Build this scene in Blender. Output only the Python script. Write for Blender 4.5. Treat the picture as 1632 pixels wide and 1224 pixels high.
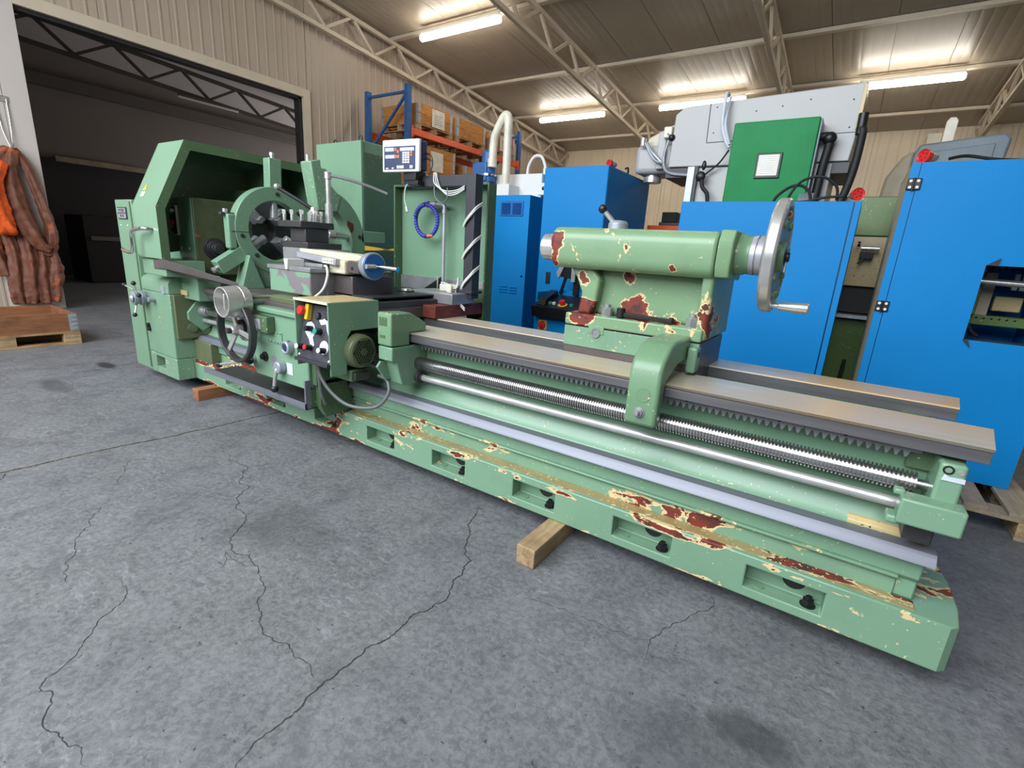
import bpy, bmesh, math, random
from mathutils import Vector, Matrix
random.seed(7)
PI = math.pi
for o in list(bpy.data.objects): bpy.data.objects.remove(o)
SC = bpy.context.scene
COL = SC.collection

# ------------------------------------------------------------------ camera
PITCH, ROLL, YAW, F_PX = .266066, .064405, -.582103, 773.07
fw = Vector((math.sin(YAW)*math.cos(PITCH), math.cos(YAW)*math.cos(PITCH), -math.sin(PITCH)))
r0 = Vector((math.cos(YAW), -math.sin(YAW), 0)); u0 = r0.cross(fw)
rt = r0*math.cos(ROLL)+u0*math.sin(ROLL); up = -r0*math.sin(ROLL)+u0*math.cos(ROLL)
cam = bpy.data.cameras.new('camera'); cam.sensor_width = 36; cam.lens = F_PX/1632*36
cam.clip_start = .02; cam.clip_end = 100
co = bpy.data.objects.new('camera', cam); COL.objects.link(co)
co.matrix_world = Matrix(((rt.x, up.x, -fw.x, 0), (rt.y, up.y, -fw.y, 0), (rt.z, up.z, -fw.z, 1.30), (0, 0, 0, 1)))
SC.camera = co

# ------------------------------------------------------------------ world, light, exposure
w = bpy.data.worlds.new('world'); SC.world = w; w.use_nodes = True
bg = w.node_tree.nodes['Background']; bg.inputs[0].default_value = (.72, .80, .95, 1); bg.inputs[1].default_value = .14
def area(name, loc, rot, sx, sy, power, col):
    l = bpy.data.lights.new(name, 'AREA'); l.shape = 'RECTANGLE'; l.size = sx; l.size_y = sy; l.energy = power; l.color = col
    o = bpy.data.objects.new(name, l); COL.objects.link(o); o.location = loc; o.rotation_euler = rot; return o
# daylight through the tall doorway behind the photographer
area('daylight_door', (-3.2, -3.2, 4.6), (math.radians(46), 0, 0), 8.5, 4.6, 820, (.87, .94, 1.0))
area('right_side_area', (9.5, 3.5, 2.4), (math.radians(90), 0, math.radians(90)), 5, 3.5, 14, (.9, .95, 1.0))  # weak area light inside the right wall, facing left; no doorway there
area('hall_fill_area', (-13.2, 14.0, 2.0), (math.radians(118), 0, math.radians(180)), 5, 3.5, 240, (.95, .95, 1.0))  # added fill that lifts the dark side hall; its end wall has no gate
SC.view_settings.view_transform = 'Standard'; SC.view_settings.look = 'None'
SC.view_settings.gamma = 1; SC.view_settings.use_curve_mapping = False
SC.view_settings.exposure = 0.55

# ------------------------------------------------------------------ colour + material helpers
def srgb(r, g, b, a=1):
    f = lambda c: (c/255/12.92 if c <= 10 else ((c/255+.055)/1.055)**2.4)
    return (f(r), f(g), f(b), a)
def new_mat(name):
    m = bpy.data.materials.new(name); m.use_nodes = True
    nt = m.node_tree; return m, nt, nt.nodes['Principled BSDF']
def N(nt, t, **kw):
    n = nt.nodes.new(t)
    for k, v in kw.items():
        if k.startswith('i_'): n.inputs[k[2:].replace('_', ' ')].default_value = v
        else: setattr(n, k, v)
    return n
def L(nt, a, b): nt.links.new(a, b)
def noise(nt, vec, scale, detail=4, rough=.55, dist=0):
    n = N(nt, 'ShaderNodeTexNoise'); n.inputs['Scale'].default_value = scale; n.inputs['Detail'].default_value = detail
    n.inputs['Roughness'].default_value = rough; n.inputs['Distortion'].default_value = dist
    if vec is not None: L(nt, vec, n.inputs['Vector'])
    return n.outputs['Fac']
def ramp(nt, fac, p0, p1, c0=(0, 0, 0, 1), c1=(1, 1, 1, 1)):
    r = N(nt, 'ShaderNodeValToRGB'); e = r.color_ramp.elements
    e[0].position = p0; e[1].position = p1; e[0].color = c0; e[1].color = c1
    L(nt, fac, r.inputs[0]); return r.outputs[0]
def mix(nt, fac, a, b, bt='MIX'):
    m = N(nt, 'ShaderNodeMix', data_type='RGBA', blend_type=bt)
    for s, v in ((m.inputs[0], fac), (m.inputs[6], a), (m.inputs[7], b)):
        if hasattr(v, 'links') or hasattr(v, 'is_linked'): L(nt, v, s)
        else: s.default_value = v
    return m.outputs[2]
def math_(nt, op, a, b=0, c=0):
    m = N(nt, 'ShaderNodeMath', operation=op)
    for s, v in zip(m.inputs, (a, b, c)):
        if hasattr(v, 'is_linked'): L(nt, v, s)
        else: s.default_value = v
    return m.outputs[0]
def bump(nt, h, strength, dist, bs):
    b = N(nt, 'ShaderNodeBump'); b.inputs['Strength'].default_value = strength; b.inputs['Distance'].default_value = dist
    L(nt, h, b.inputs['Height']); L(nt, b.outputs[0], bs.inputs['Normal'])
def objco(nt): return N(nt, 'ShaderNodeTexCoord').outputs['Object']

def simple(name, col, rough=.5, metal=0, var=.12, scale=8, bmp=0, bscale=80, spec=.5, coat=0):
    m, nt, bs = new_mat(name); v = objco(nt)
    n = noise(nt, v, scale)
    dk = tuple(c*(1-var) for c in col[:3])+(1,); lt = tuple(min(1, c*(1+var)) for c in col[:3])+(1,)
    L(nt, ramp(nt, n, .3, .7, dk, lt), bs.inputs['Base Color'])
    bs.inputs['Roughness'].default_value = rough; bs.inputs['Metallic'].default_value = metal
    bs.inputs['Specular IOR Level'].default_value = spec
    if coat: bs.inputs['Coat Weight'].default_value = coat; bs.inputs['Coat Roughness'].default_value = .15
    if bmp: bump(nt, noise(nt, v, bscale, 3), bmp, .003, bs)
    return m

CREAM = srgb(214, 190, 142); RED = srgb(122, 44, 30)
def paint(name, col, wear=.0, rough=.33, scale=9, specks=.0, zband=None, dirt=.25, creamw=.025, red=True, var=.06, creamc=CREAM, stretch=0):
    """machine enamel with flaked patches: filler cream round the rim, red primer inside"""
    m, nt, bs = new_mat(name); v = objco(nt)
    sh = noise(nt, v, 1.3, 3)
    base = ramp(nt, sh, .3, .7, tuple(c*(1-var) for c in col[:3])+(1,), tuple(c*(1+var) for c in col[:3])+(1,))
    d = noise(nt, v, 3.1, 6, .7)
    base = mix(nt, math_(nt, 'MULTIPLY', ramp(nt, d, .52, .8), dirt), base, tuple(c*.35 for c in col[:3])+(1,))
    vv = v
    if stretch:
        mp_ = N(nt, 'ShaderNodeMapping'); L(nt, v, mp_.inputs[0]); mp_.inputs['Scale'].default_value = (stretch, 1, 1); vv = mp_.outputs[0]
    n = noise(nt, vv, scale, 5, .62, .4)
    if zband is not None:
        # zband = list of (axis, lo, hi, softness, add)
        sep = N(nt, 'ShaderNodeSeparateXYZ'); L(nt, v, sep.inputs[0])
        for it_ in zband:
            if it_[0] == 's':
                _, cx_, cy_, cz_, r_, add = it_
                dn = N(nt, 'ShaderNodeVectorMath', operation='DISTANCE'); L(nt, v, dn.inputs[0]); dn.inputs[1].default_value = (cx_, cy_, cz_)
                a = N(nt, 'ShaderNodeMapRange', interpolation_type='SMOOTHSTEP'); L(nt, dn.outputs['Value'], a.inputs[0])
                a.inputs[1].default_value = 0; a.inputs[2].default_value = r_; a.inputs[3].default_value = add; a.inputs[4].default_value = 0
                n = math_(nt, 'ADD', n, a.outputs[0]); continue
            ax, lo, hi, soft, add = it_
            c = sep.outputs[ax]
            a = N(nt, 'ShaderNodeMapRange', interpolation_type='SMOOTHSTEP'); L(nt, c, a.inputs[0])
            a.inputs[1].default_value = lo-soft; a.inputs[2].default_value = lo
            b = N(nt, 'ShaderNodeMapRange', interpolation_type='SMOOTHSTEP'); L(nt, c, b.inputs[0])
            b.inputs[1].default_value = hi; b.inputs[2].default_value = hi+soft
            b.inputs[3].default_value = 1; b.inputs[4].default_value = 0
            k = math_(nt, 'MULTIPLY', math_(nt, 'MULTIPLY', a.outputs[0], b.outputs[0]), add)
            n = math_(nt, 'ADD', n, k)
    t = .74-wear
    chip = ramp(nt, n, t, t+.004)
    inner = ramp(nt, n, t+creamw, t+creamw+.004)
    redc = mix(nt, ramp(nt, noise(nt, v, 22, 3), .45, .6), RED, srgb(70, 40, 34))
    under = mix(nt, inner, creamc, redc) if red else creamc
    colr = mix(nt, chip, base, under)
    if specks:
        s = noise(nt, v, 75, 2, .5)
        s2 = ramp(nt, math_(nt, 'ADD', s, math_(nt, 'MULTIPLY', noise(nt, v, 5, 2), .25)), .86-specks, .87-specks)
        colr = mix(nt, s2, colr, creamc)
    L(nt, colr, bs.inputs['Base Color'])
    L(nt, math_(nt, 'ADD', math_(nt, 'MULTIPLY', chip, .3), rough), bs.inputs['Roughness'])
    h = math_(nt, 'ADD', math_(nt, 'MULTIPLY', chip, -1.0), math_(nt, 'MULTIPLY', noise(nt, v, 30, 2), .25))
    bump(nt, h, .5, .0015, bs)
    return m

GR = srgb(115, 149, 122)
M = {}
M['green'] = paint('green_enamel', GR, wear=.01, specks=.006)
M['green_clean'] = paint('green_enamel_clean', GR, wear=-.2, specks=.0, dirt=.12)
M['green_worn'] = paint('green_enamel_worn', GR, wear=.075, specks=.05, scale=7)
M['green_dirty'] = paint('green_enamel_oily', srgb(92, 100, 72), wear=.06, specks=.03, dirt=.8, red=False, creamc=srgb(140, 96, 56))
M['green_dark'] = paint('green_enamel_shop', srgb(78, 102, 72), wear=.0, specks=.006, dirt=.3)
# base: root is at (-2,2.2,.09): z local .12 .. .166 is the top lip
M['green_base'] = paint('green_enamel_base', GR, wear=.06, scale=8, specks=.008, creamw=.045, stretch=.55,
                        zband=[(2, .152, .3, .02, .12), (2, .105, .16, .03, .05), (2, -.01, .008, .02, .10), (0, -2.2, -.7, .4, .055), ('s', -1.5, -.36, .07, .34, .16), ('s', -.62, -.36, .08, .2, .15), ('s', -.36, -.36, .05, .18, .13)])
M['green_bed'] = paint('green_enamel_bed', GR, wear=-.06, scale=6, specks=.02, creamw=.09,
                       zband=[(2, .1, .235, .03, .13), (0, 2.28, 2.5, .1, .17), ('s', -1.55, -.22, .38, .42, .36)])
M['green_tail'] = paint('green_enamel_tailstock', srgb(120, 150, 114), wear=.085, scale=6, specks=.0001,
                        zband=[(2, .91, 1.0, .02, .07), ('s', .82, -.12, 1.27, .10, .38), ('s', .82, -.12, 1.17, .09, .36), ('s', 1.2, .02, .99, .22, .16), ('s', .98, -.04, .97, .12, .26), ('s', .95, -.04, 1.10, .07, .26), ('s', 1.39, -.12, 1.18, .05, .40), ('s', 1.53, -.07, 1.02, .16, .22), ('s', 1.15, .02, 1.13, .08, .22)], creamw=.035)
M['green_clamp'] = paint('green_enamel_clamp', srgb(108, 140, 108), wear=.085, scale=11, specks=.012)

def steel(name, col, rough=.35, aniso=True, tan_refl=0, metal=.85, dark=.25, sx=2, sy=60):
    m, nt, bs = new_mat(name); v = objco(nt)
    mp = N(nt, 'ShaderNodeMapping'); L(nt, v, mp.inputs[0]); mp.inputs['Scale'].default_value = (sx, sy, sy) if aniso else (8, 8, 8)
    n = noise(nt, mp.outputs[0], 1, 4)
    c = ramp(nt, n, .3, .7, tuple(x*(1-dark) for x in col[:3])+(1,), col)
    if tan_refl:
        c = mix(nt, ramp(nt, noise(nt, v, .8, 3), .45, .65, (0, 0, 0, 1), (tan_refl, tan_refl, tan_refl, 1)), c, srgb(206, 168, 118))  # tan patches imitate the warm ceiling reflected in the ways
    L(nt, c, bs.inputs['Base Color']); bs.inputs['Metallic'].default_value = metal
    L(nt, math_(nt, 'ADD', math_(nt, 'MULTIPLY', n, .12), rough-.06), bs.inputs['Roughness'])
    return m
M['way'] = steel('ground_steel_way', srgb(205, 196, 180), .34, tan_refl=.9, metal=.2)
M['steel'] = steel('bright_steel', srgb(214, 212, 208), .28, metal=.65, aniso=False)
M['steel_mid'] = steel('machined_steel', srgb(160, 160, 162), .38, metal=.45, aniso=False)
M['steel_dark'] = steel('oily_dark_steel', srgb(84, 82, 84), .42, aniso=False, metal=.6)
M['rack'] = steel('rack_steel', srgb(142, 142, 144), .5, aniso=False, metal=.3)
M['strip'] = steel('bare_ledge_steel', srgb(126, 128, 138), .45, metal=.4)
M['way_lip'] = steel('way_side_steel', srgb(112, 110, 112), .4, metal=.5)
M['gutter'] = paint('dirty_gutter', srgb(150, 132, 88), wear=.17, scale=9, dirt=.9, specks=.08, stretch=.35)
M['screw'] = steel('screw_steel', srgb(200, 198, 196), .24, aniso=False, metal=.95)
M['chrome'] = steel('chrome', srgb(225, 225, 225), .12, aniso=False, metal=1, dark=.05)
M['alu'] = simple('grey_cast_aluminium', srgb(150, 156, 162), .4, .3)
M['black'] = simple('black_plastic', srgb(24, 24, 26), .4)
M['black_metal'] = simple('black_painted_metal', srgb(44, 45, 50), .45)
M['black_iron'] = simple('blackened_iron', srgb(38, 36, 36), .5, .4)
M['rubber'] = simple('black_rubber', srgb(20, 20, 21), .6)
M['castdark'] = paint('brown_oily_casting', srgb(84, 76, 74), wear=.05, dirt=.6, red=False, creamc=srgb(96, 112, 84))
M['castgreen'] = paint('half_bare_casting', srgb(124, 118, 120), wear=.22, scale=5, dirt=.4, red=False, creamc=GR, specks=.0)
M['redbrown'] = simple('red_primer_iron', srgb(104, 46, 36), .5, 0, .35, 12)
M['blue'] = simple('blue_powder_coat', srgb(0, 124, 192), .5, 0, .03, 3, .15, 160, .25)
M['blue_dark'] = simple('blue_louvre', srgb(20, 92, 160), .5)
M['blue_shelf'] = simple('blue_rack_enamel', srgb(40, 92, 150), .45)
M['orange'] = simple('orange_rack_enamel', srgb(232, 88, 34), .35)
M['greybox'] = simple('light_grey_enamel', srgb(172, 171, 170), .4, 0, .03, 2)
M['whitebox'] = simple('white_enamel', srgb(222, 221, 216), .42, 0, .03, 2)
M['pvc'] = simple('cream_pipe', srgb(222, 214, 196), .35)
M['emerald'] = simple('emerald_enamel', srgb(0, 126, 66), .45, 0, .12, 5, .1, 90, .2)
M['bgrey'] = simple('blue_grey_enamel', srgb(116, 128, 136), .4)
M['beige'] = simple('beige_enamel', srgb(176, 160, 132), .45)
M['creamy'] = paint('yellowed_enamel', srgb(196, 172, 122), wear=.0, specks=.03, red=False, creamc=srgb(80, 60, 40))
M['olive'] = paint('olive_enamel', srgb(88, 112, 60), wear=.0, specks=.02, red=False)
M['cable'] = simple('grey_cable', srgb(196, 196, 192), .45)
M['cable_dark'] = simple('dark_cable', srgb(96, 100, 98), .45)
M['navy'] = simple('navy_plastic', srgb(32, 44, 82), .4)
M['hose'] = simple('segment_hose_blue', srgb(58, 62, 160), .3)
M['hose_o'] = simple('orange_nozzle', srgb(224, 112, 50), .4)
M['red'] = simple('red_plastic', srgb(206, 40, 40), .35)
M['yellow'] = simple('yellow_plastic', srgb(226, 184, 40), .4)
M['mustard'] = simple('mustard_strap', srgb(190, 150, 40), .5)
M['gbutton'] = simple('green_button', srgb(40, 140, 120), .4)
M['wbutton'] = simple('white_button', srgb(226, 222, 214), .4)
M['cream'] = simple('worn_cream_guard', srgb(206, 198, 172), .5, 0, .2, 14)
M['blue_knob'] = simple('blue_knob_face', srgb(46, 100, 160), .35, .3)
M['paper'] = simple('paper', srgb(226, 220, 204), .7)
M['ink'] = simple('dark_print', srgb(38, 38, 44), .6)
M['plate'] = simple('aluminium_plate', srgb(172, 172, 178), .4, .4)
M['panel_dark'] = simple('dark_control_plate', srgb(62, 60, 68), .45, 0, .2, 20)
M['smear'] = simple('worn_bare_patch', srgb(196, 202, 212), .45)
M['galv'] = simple('galvanised_steel', srgb(170, 176, 180), .45, .5, .15, 20)
M['trim'] = simple('white_trim_sheet', srgb(205, 196, 190), .5, 0, .03, 1)
M['trussp'] = simple('cream_painted_steel', srgb(208, 194, 172), .5, 0, .05, 3)
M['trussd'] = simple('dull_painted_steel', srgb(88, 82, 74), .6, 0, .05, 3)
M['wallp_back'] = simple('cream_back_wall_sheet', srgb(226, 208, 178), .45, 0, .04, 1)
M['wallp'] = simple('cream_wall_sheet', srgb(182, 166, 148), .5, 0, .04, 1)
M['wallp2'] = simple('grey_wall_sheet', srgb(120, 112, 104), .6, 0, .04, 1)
M['roofp'] = simple('cream_roof_sheet', srgb(172, 160, 142), .38, 0, .04, 1)
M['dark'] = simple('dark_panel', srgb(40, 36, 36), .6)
M['fabric_or'] = simple('orange_sling_fabric', srgb(236, 96, 26), .8, 0, .15, 20, .5, 140)
M['fabric_br'] = paint('dirty_sling_fabric', srgb(122, 74, 54), wear=.10, scale=4, dirt=.7, rough=.6, red=False, creamc=srgb(178, 92, 54))
def wood(name, c1, c2, sx=3, sy=30, sz=30, rough=.7):
    m, nt, bs = new_mat(name); v = objco(nt)
    mp = N(nt, 'ShaderNodeMapping'); L(nt, v, mp.inputs[0]); mp.inputs['Scale'].default_value = (sx, sy, sz)
    oi = N(nt, 'ShaderNodeObjectInfo')
    n = noise(nt, mp.outputs[0], 1, 6, .6, .6)
    c = ramp(nt, n, .32, .7, c1, c2)
    c = mix(nt, math_(nt, 'MULTIPLY', ramp(nt, noise(nt, v, 5, 4), .5, .75), .6), c, tuple(x*.35 for x in c1[:3])+(1,))
    c = mix(nt, math_(nt, 'MULTIPLY', oi.outputs['Random'], .35), c, tuple(x*.6 for x in c1[:3])+(1,))
    L(nt, c, bs.inputs['Base Color']); bs.inputs['Roughness'].default_value = rough
    bump(nt, n, .4, .003, bs); return m
M['wood'] = wood('pallet_wood_x', srgb(150, 112, 74), srgb(196, 160, 112))
M['wood_y'] = wood('pallet_wood_y', srgb(150, 112, 74), srgb(196, 160, 112), 30, 3, 30)
M['wood_grey'] = wood('weathered_wood', srgb(150, 134, 112), srgb(190, 172, 146), 30, 3, 30)
M['wood_red'] = wood('collar_wood', srgb(128, 80, 50), srgb(164, 110, 72), 30, 3, 30)
M['wood_or'] = wood('crate_wood', srgb(190, 122, 58), srgb(214, 148, 80), 30, 3, 30)
M['wood_blk'] = wood('square_timber', srgb(150, 120, 84), srgb(206, 180, 138), 40, 4, 40)
M['wood_end'] = M['wood_blk']
def emit(name, col, s):
    m, nt, bs = new_mat(name); bs.inputs['Base Color'].default_value = (1, 1, 1, 1)
    bs.inputs['Emission Color'].default_value = col; bs.inputs['Emission Strength'].default_value = s; return m
M['lamp'] = emit('lit_diffuser', (1, .92, .80, 1), 21)
def floor_mat():
    m, nt, bs = new_mat('concrete_floor'); v = objco(nt)
    big = noise(nt, v, .5, 4, .6); mid = noise(nt, v, 2.4, 8, .7, .4); grain = noise(nt, v, 42, 9, .8, .4); g2 = noise(nt, v, 9, 12, .74, .8); fine = noise(nt, v, 70, 5, .7)
    c = ramp(nt, mid, .34, .66, srgb(82, 84, 90), srgb(121, 122, 126))
    c = mix(nt, math_(nt, 'MULTIPLY', ramp(nt, big, .38, .62), .5), c, srgb(104, 102, 95))
    c = mix(nt, math_(nt, 'MULTIPLY', ramp(nt, noise(nt, v, 1.3, 6, .7), .52, .64), .4), c, srgb(73, 73, 78))
    # worn skin: grain between dark paste and pale aggregate
    c = mix(nt, .42, c, ramp(nt, grain, .43, .57, srgb(68, 69, 73), srgb(132, 133, 136)))
    c = mix(nt, math_(nt, 'MULTIPLY', ramp(nt, g2, .40, .62), .4), c, srgb(124, 126, 129))
    c = mix(nt, math_(nt, 'MULTIPLY', ramp(nt, noise(nt, v, 4.3, 10, .72, .6), .50, .64), .4), c, srgb(71, 72, 77))
    patchy = ramp(nt, noise(nt, v, 1.7, 5, .65), .46, .62)
    mp = N(nt, 'ShaderNodeMapping'); L(nt, v, mp.inputs[0]); mp.inputs['Scale'].default_value = (1, 2.2, 1); mp.inputs['Rotation'].default_value = (0, 0, .5)
    sc = ramp(nt, noise(nt, mp.outputs[0], 14, 12, .82, .5), .53, .60)
    c = mix(nt, math_(nt, 'MULTIPLY', math_(nt, 'MULTIPLY', sc, patchy), .6), c, srgb(147, 148, 151))
    # pits
    pit = ramp(nt, noise(nt, v, 38, 4, .65), .32, .345, (1, 1, 1, 1), (0, 0, 0, 1))
    c = mix(nt, math_(nt, 'MULTIPLY', pit, .75), c, srgb(48, 48, 52))
    pit2 = ramp(nt, noise(nt, mp.outputs[0], 17, 2, .5), .25, .27, (1, 1, 1, 1), (0, 0, 0, 1))
    c = mix(nt, math_(nt, 'MULTIPLY', pit2, .6), c, srgb(58, 57, 57))
    sep = N(nt, 'ShaderNodeSeparateXYZ'); L(nt, v, sep.inputs[0]); X, Y = sep.outputs[0], sep.outputs[1]
    def stain(x, y, rx, ry, s_):
        dx = math_(nt, 'DIVIDE', math_(nt, 'SUBTRACT', X, x), rx); dy = math_(nt, 'DIVIDE', math_(nt, 'SUBTRACT', Y, y), ry)
        d = math_(nt, 'ADD', math_(nt, 'MULTIPLY', dx, dx), math_(nt, 'MULTIPLY', dy, dy))
        d = math_(nt, 'ADD', d, math_(nt, 'MULTIPLY', math_(nt, 'SUBTRACT', mid, .5), 2.0))
        return math_(nt, 'MULTIPLY', ramp(nt, d, .3, 1.1, (1, 1, 1, 1), (0, 0, 0, 1)), s_)
    for x, y, rx, ry, k, col in ((-5.75, 1.6, .20, .07, .85, srgb(37, 37, 41)), (-5.2, 1.1, .3, .1, .5, srgb(52, 52, 57)), (-.05, 1.15, .35, .2, .45, srgb(67, 68, 71)), (.22, .82, .26, .16, .6, srgb(47, 48, 52)),
                                 (.02, 1.33, .14, .09, .6, srgb(42, 44, 46)), (-1.9, 1.1, .3, .2, .35, srgb(65, 65, 69))):
        c = mix(nt, stain(x, y, rx, ry, k), c, col)
    L(nt, c, bs.inputs['Base Color'])
    L(nt, math_(nt, 'ADD', math_(nt, 'MULTIPLY', grain, .3), .42), bs.inputs['Roughness'])
    h = math_(nt, 'ADD', math_(nt, 'MULTIPLY', fine, .25), math_(nt, 'MULTIPLY', grain, .6))
    h = math_(nt, 'SUBTRACT', h, math_(nt, 'MULTIPLY', pit, .6))
    bump(nt, h, .3, .004, bs)
    return m
M['floor'] = floor_mat()

# ------------------------------------------------------------------ geometry helpers
class MB:
    def __init__(s): s.v = []; s.f = []
    def add(s, vs, fs):
        b = len(s.v); s.v += [Vector(p) for p in vs]; s.f += [tuple(i+b for i in f) for f in fs]; return s
    def box(s, x0, x1, y0, y1, z0, z1, rz=0, c=None):
        p = [(x, y, z) for z in (z0, z1) for y in (y0, y1) for x in (x0, x1)]
        if rz:
            cx, cy = c if c else ((x0+x1)/2, (y0+y1)/2); cs, sn = math.cos(rz), math.sin(rz)
            p = [(cx+(x-cx)*cs-(y-cy)*sn, cy+(x-cx)*sn+(y-cy)*cs, z) for x, y, z in p]
        return s.add(p, [(0, 2, 3, 1), (4, 5, 7, 6), (0, 1, 5, 4), (2, 6, 7, 3), (0, 4, 6, 2), (1, 3, 7, 5)])
    def prism(s, poly, a, b, ax='x'):
        n = len(poly); vs = []
        for k in (a, b):
            for p, q in poly:
                vs.append((k, p, q) if ax == 'x' else (p, k, q) if ax == 'y' else (p, q, k))
        return s.add(vs, [tuple(range(n)), tuple(range(2*n-1, n-1, -1))]+[(i, i+n, (i+1) % n+n, (i+1) % n) for i in range(n)])
    def frame(s, d):
        d = Vector(d).normalized(); t = Vector((0, 0, 1)) if abs(d.z) < .9 else Vector((1, 0, 0))
        a = d.cross(t).normalized(); return d, a, d.cross(a).normalized()
    def rev(s, o, d, prof, n=24):
        """profile [(t along d, r)] revolved about the axis"""
        o = Vector(o); d, a, b = s.frame(d); vs = []
        for t, r in prof:
            for i in range(n):
                an = 2*PI*i/n; vs.append(o+d*t+a*(r*math.cos(an))+b*(r*math.sin(an)))
        fs = [(k*n+i, k*n+(i+1) % n, (k+1)*n+(i+1) % n, (k+1)*n+i) for k in range(len(prof)-1) for i in range(n)]
        if prof[0][1] > 1e-5 : fs.append(tuple(range(n-1, -1, -1)))
        if prof[-1][1] > 1e-5: fs.append(tuple(range((len(prof)-1)*n, len(prof)*n)))
        return s.add(vs, fs)
    def ring(s, o, d, prof, n=32):
        """closed profile (list of (t,r)) revolved: a ring with a hole"""
        o = Vector(o); d, a, b = s.frame(d); vs = []; m = len(prof)
        for t, r in prof:
            for i in range(n):
                an = 2*PI*i/n; vs.append(o+d*t+a*(r*math.cos(an))+b*(r*math.sin(an)))
        return s.add(vs, [(k*n+i, k*n+(i+1) % n, ((k+1) % m)*n+(i+1) % n, ((k+1) % m)*n+i) for k in range(m) for i in range(n)])
    def cyl(s, p0, p1, r, r1=None, n=16):
        p0 = Vector(p0); p1 = Vector(p1); l = (p1-p0).length
        return s.rev(p0, p1-p0, [(0, r), (l, r if r1 is None else r1)], n)
    def bar(s, p0, p1, w, h=None, up=(0, 0, 1)):
        h = w if h is None else h; p0 = Vector(p0); p1 = Vector(p1); d = (p1-p0).normalized(); u = Vector(up)
        if abs(d.dot(u)) > .98: u = Vector((1, 0, 0))
        a = d.cross(u).normalized(); b = a.cross(d).normalized()
        vs = [p+a*(i*w/2)+b*(j*h/2) for p in (p0, p1) for i, j in ((-1, -1), (1, -1), (1, 1), (-1, 1))]
        return s.add(vs, [(0, 3, 2, 1), (4, 5, 6, 7)]+[(i, (i+1) % 4, (i+1) % 4+4, i+4) for i in range(4)])
    def tube(s, pts, r, n=10, sub=6, fold=0):
        P = [Vector(p) for p in pts]
        if len(P) > 2 and sub > 1:
            Q = []
            for i in range(len(P)-1):
                a = P[max(i-1, 0)]; b = P[i]; c = P[i+1]; d = P[min(i+2, len(P)-1)]
                for k in range(sub):
                    t = k/sub; Q.append(.5*((2*b)+(c-a)*t+(2*a-5*b+4*c-d)*t*t+(3*b-a-3*c+d)*t**3))
            P = Q+[P[-1]]
        vs = []; pa = None
        for i, p in enumerate(P):
            d = (P[min(i+1, len(P)-1)]-P[max(i-1, 0)]).normalized()
            if pa is None: _, a, b = s.frame(d)
            else:
                a = (pa-d*pa.dot(d)).normalized(); b = d.cross(a)
            pa = a
            rr = r(i/(len(P)-1)) if callable(r) else r
            for k in range(n): an = 2*PI*k/n; q = rr*(1+fold*math.cos(5*an+i*.12)+fold*.6*math.cos(3*an-i*.2)); vs.append(p+a*(q*math.cos(an))+b*(q*math.sin(an)))
        m = len(P)
        return s.add(vs, [(k*n+i, k*n+(i+1) % n, (k+1)*n+(i+1) % n, (k+1)*n+i) for k in range(m-1) for i in range(n)]+[tuple(range(n-1, -1, -1)), tuple(range((m-1)*n, m*n))])
    def sphere(s, c, r, n=14, m=8, sc=(1, 1, 1)):
        c = Vector(c); vs = [c+Vector((0, 0, -r*sc[2]))]
        for j in range(1, m):
            ph = -PI/2+PI*j/m
            for i in range(n): th = 2*PI*i/n; vs.append(c+Vector((r*math.cos(ph)*math.cos(th)*sc[0], r*math.cos(ph)*math.sin(th)*sc[1], r*math.sin(ph)*sc[2])))
        vs.append(c+Vector((0, 0, r*sc[2]))); k = len(vs)-1
        fs = [(0, 1+(i+1) % n, 1+i) for i in range(n)]
        for j in range(m-2): fs += [(1+j*n+i, 1+j*n+(i+1) % n, 1+(j+1)*n+(i+1) % n, 1+(j+1)*n+i) for i in range(n)]
        fs += [(k, 1+(m-2)*n+i, 1+(m-2)*n+(i+1) % n) for i in range(n)]
        return s.add(vs, fs)
    def obj(s, name, mat, parent=None, bev=0, seg=2, smooth=32, kind=None, label=None, ang=35):
        org = parent['_o'] if parent is not None and '_o' in parent else (0, 0, 0)
        O = Vector(org)
        me = bpy.data.meshes.new(name); me.from_pydata([tuple(v-O) for v in s.v], [], s.f); me.update()
        bm = bmesh.new(); bm.from_mesh(me); bmesh.ops.recalc_face_normals(bm, faces=bm.faces); bm.to_mesh(me); bm.free()
        me.materials.append(M[mat] if isinstance(mat, str) else mat)
        me.shade_smooth(); me.set_sharp_from_angle(angle=math.radians(smooth))
        o = bpy.data.objects.new(name, me); COL.objects.link(o)
        if parent is not None: o.parent = parent; o['_o'] = org
        if bev:
            md = o.modifiers.new('bevel', 'BEVEL'); md.width = bev; md.segments = seg; md.limit_method = 'ANGLE'; md.angle_limit = math.radians(ang); md.harden_normals = False
        if kind: o['kind'] = kind
        if label: o['label'] = label
        return o
def thing(name, label, cat, loc=(0, 0, 0), group=None, kind=None):
    o = bpy.data.objects.new(name, None); COL.objects.link(o); o.location = loc; o.empty_display_size = .1
    o['_o'] = tuple(loc)
    if kind: o['kind'] = kind
    else: o['label'] = label; o['category'] = cat
    if group: o['group'] = group
    return o
def tag(o, label, cat, group=None):
    o['label'] = label; o['category'] = cat
    if group: o['group'] = group
    return o
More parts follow.
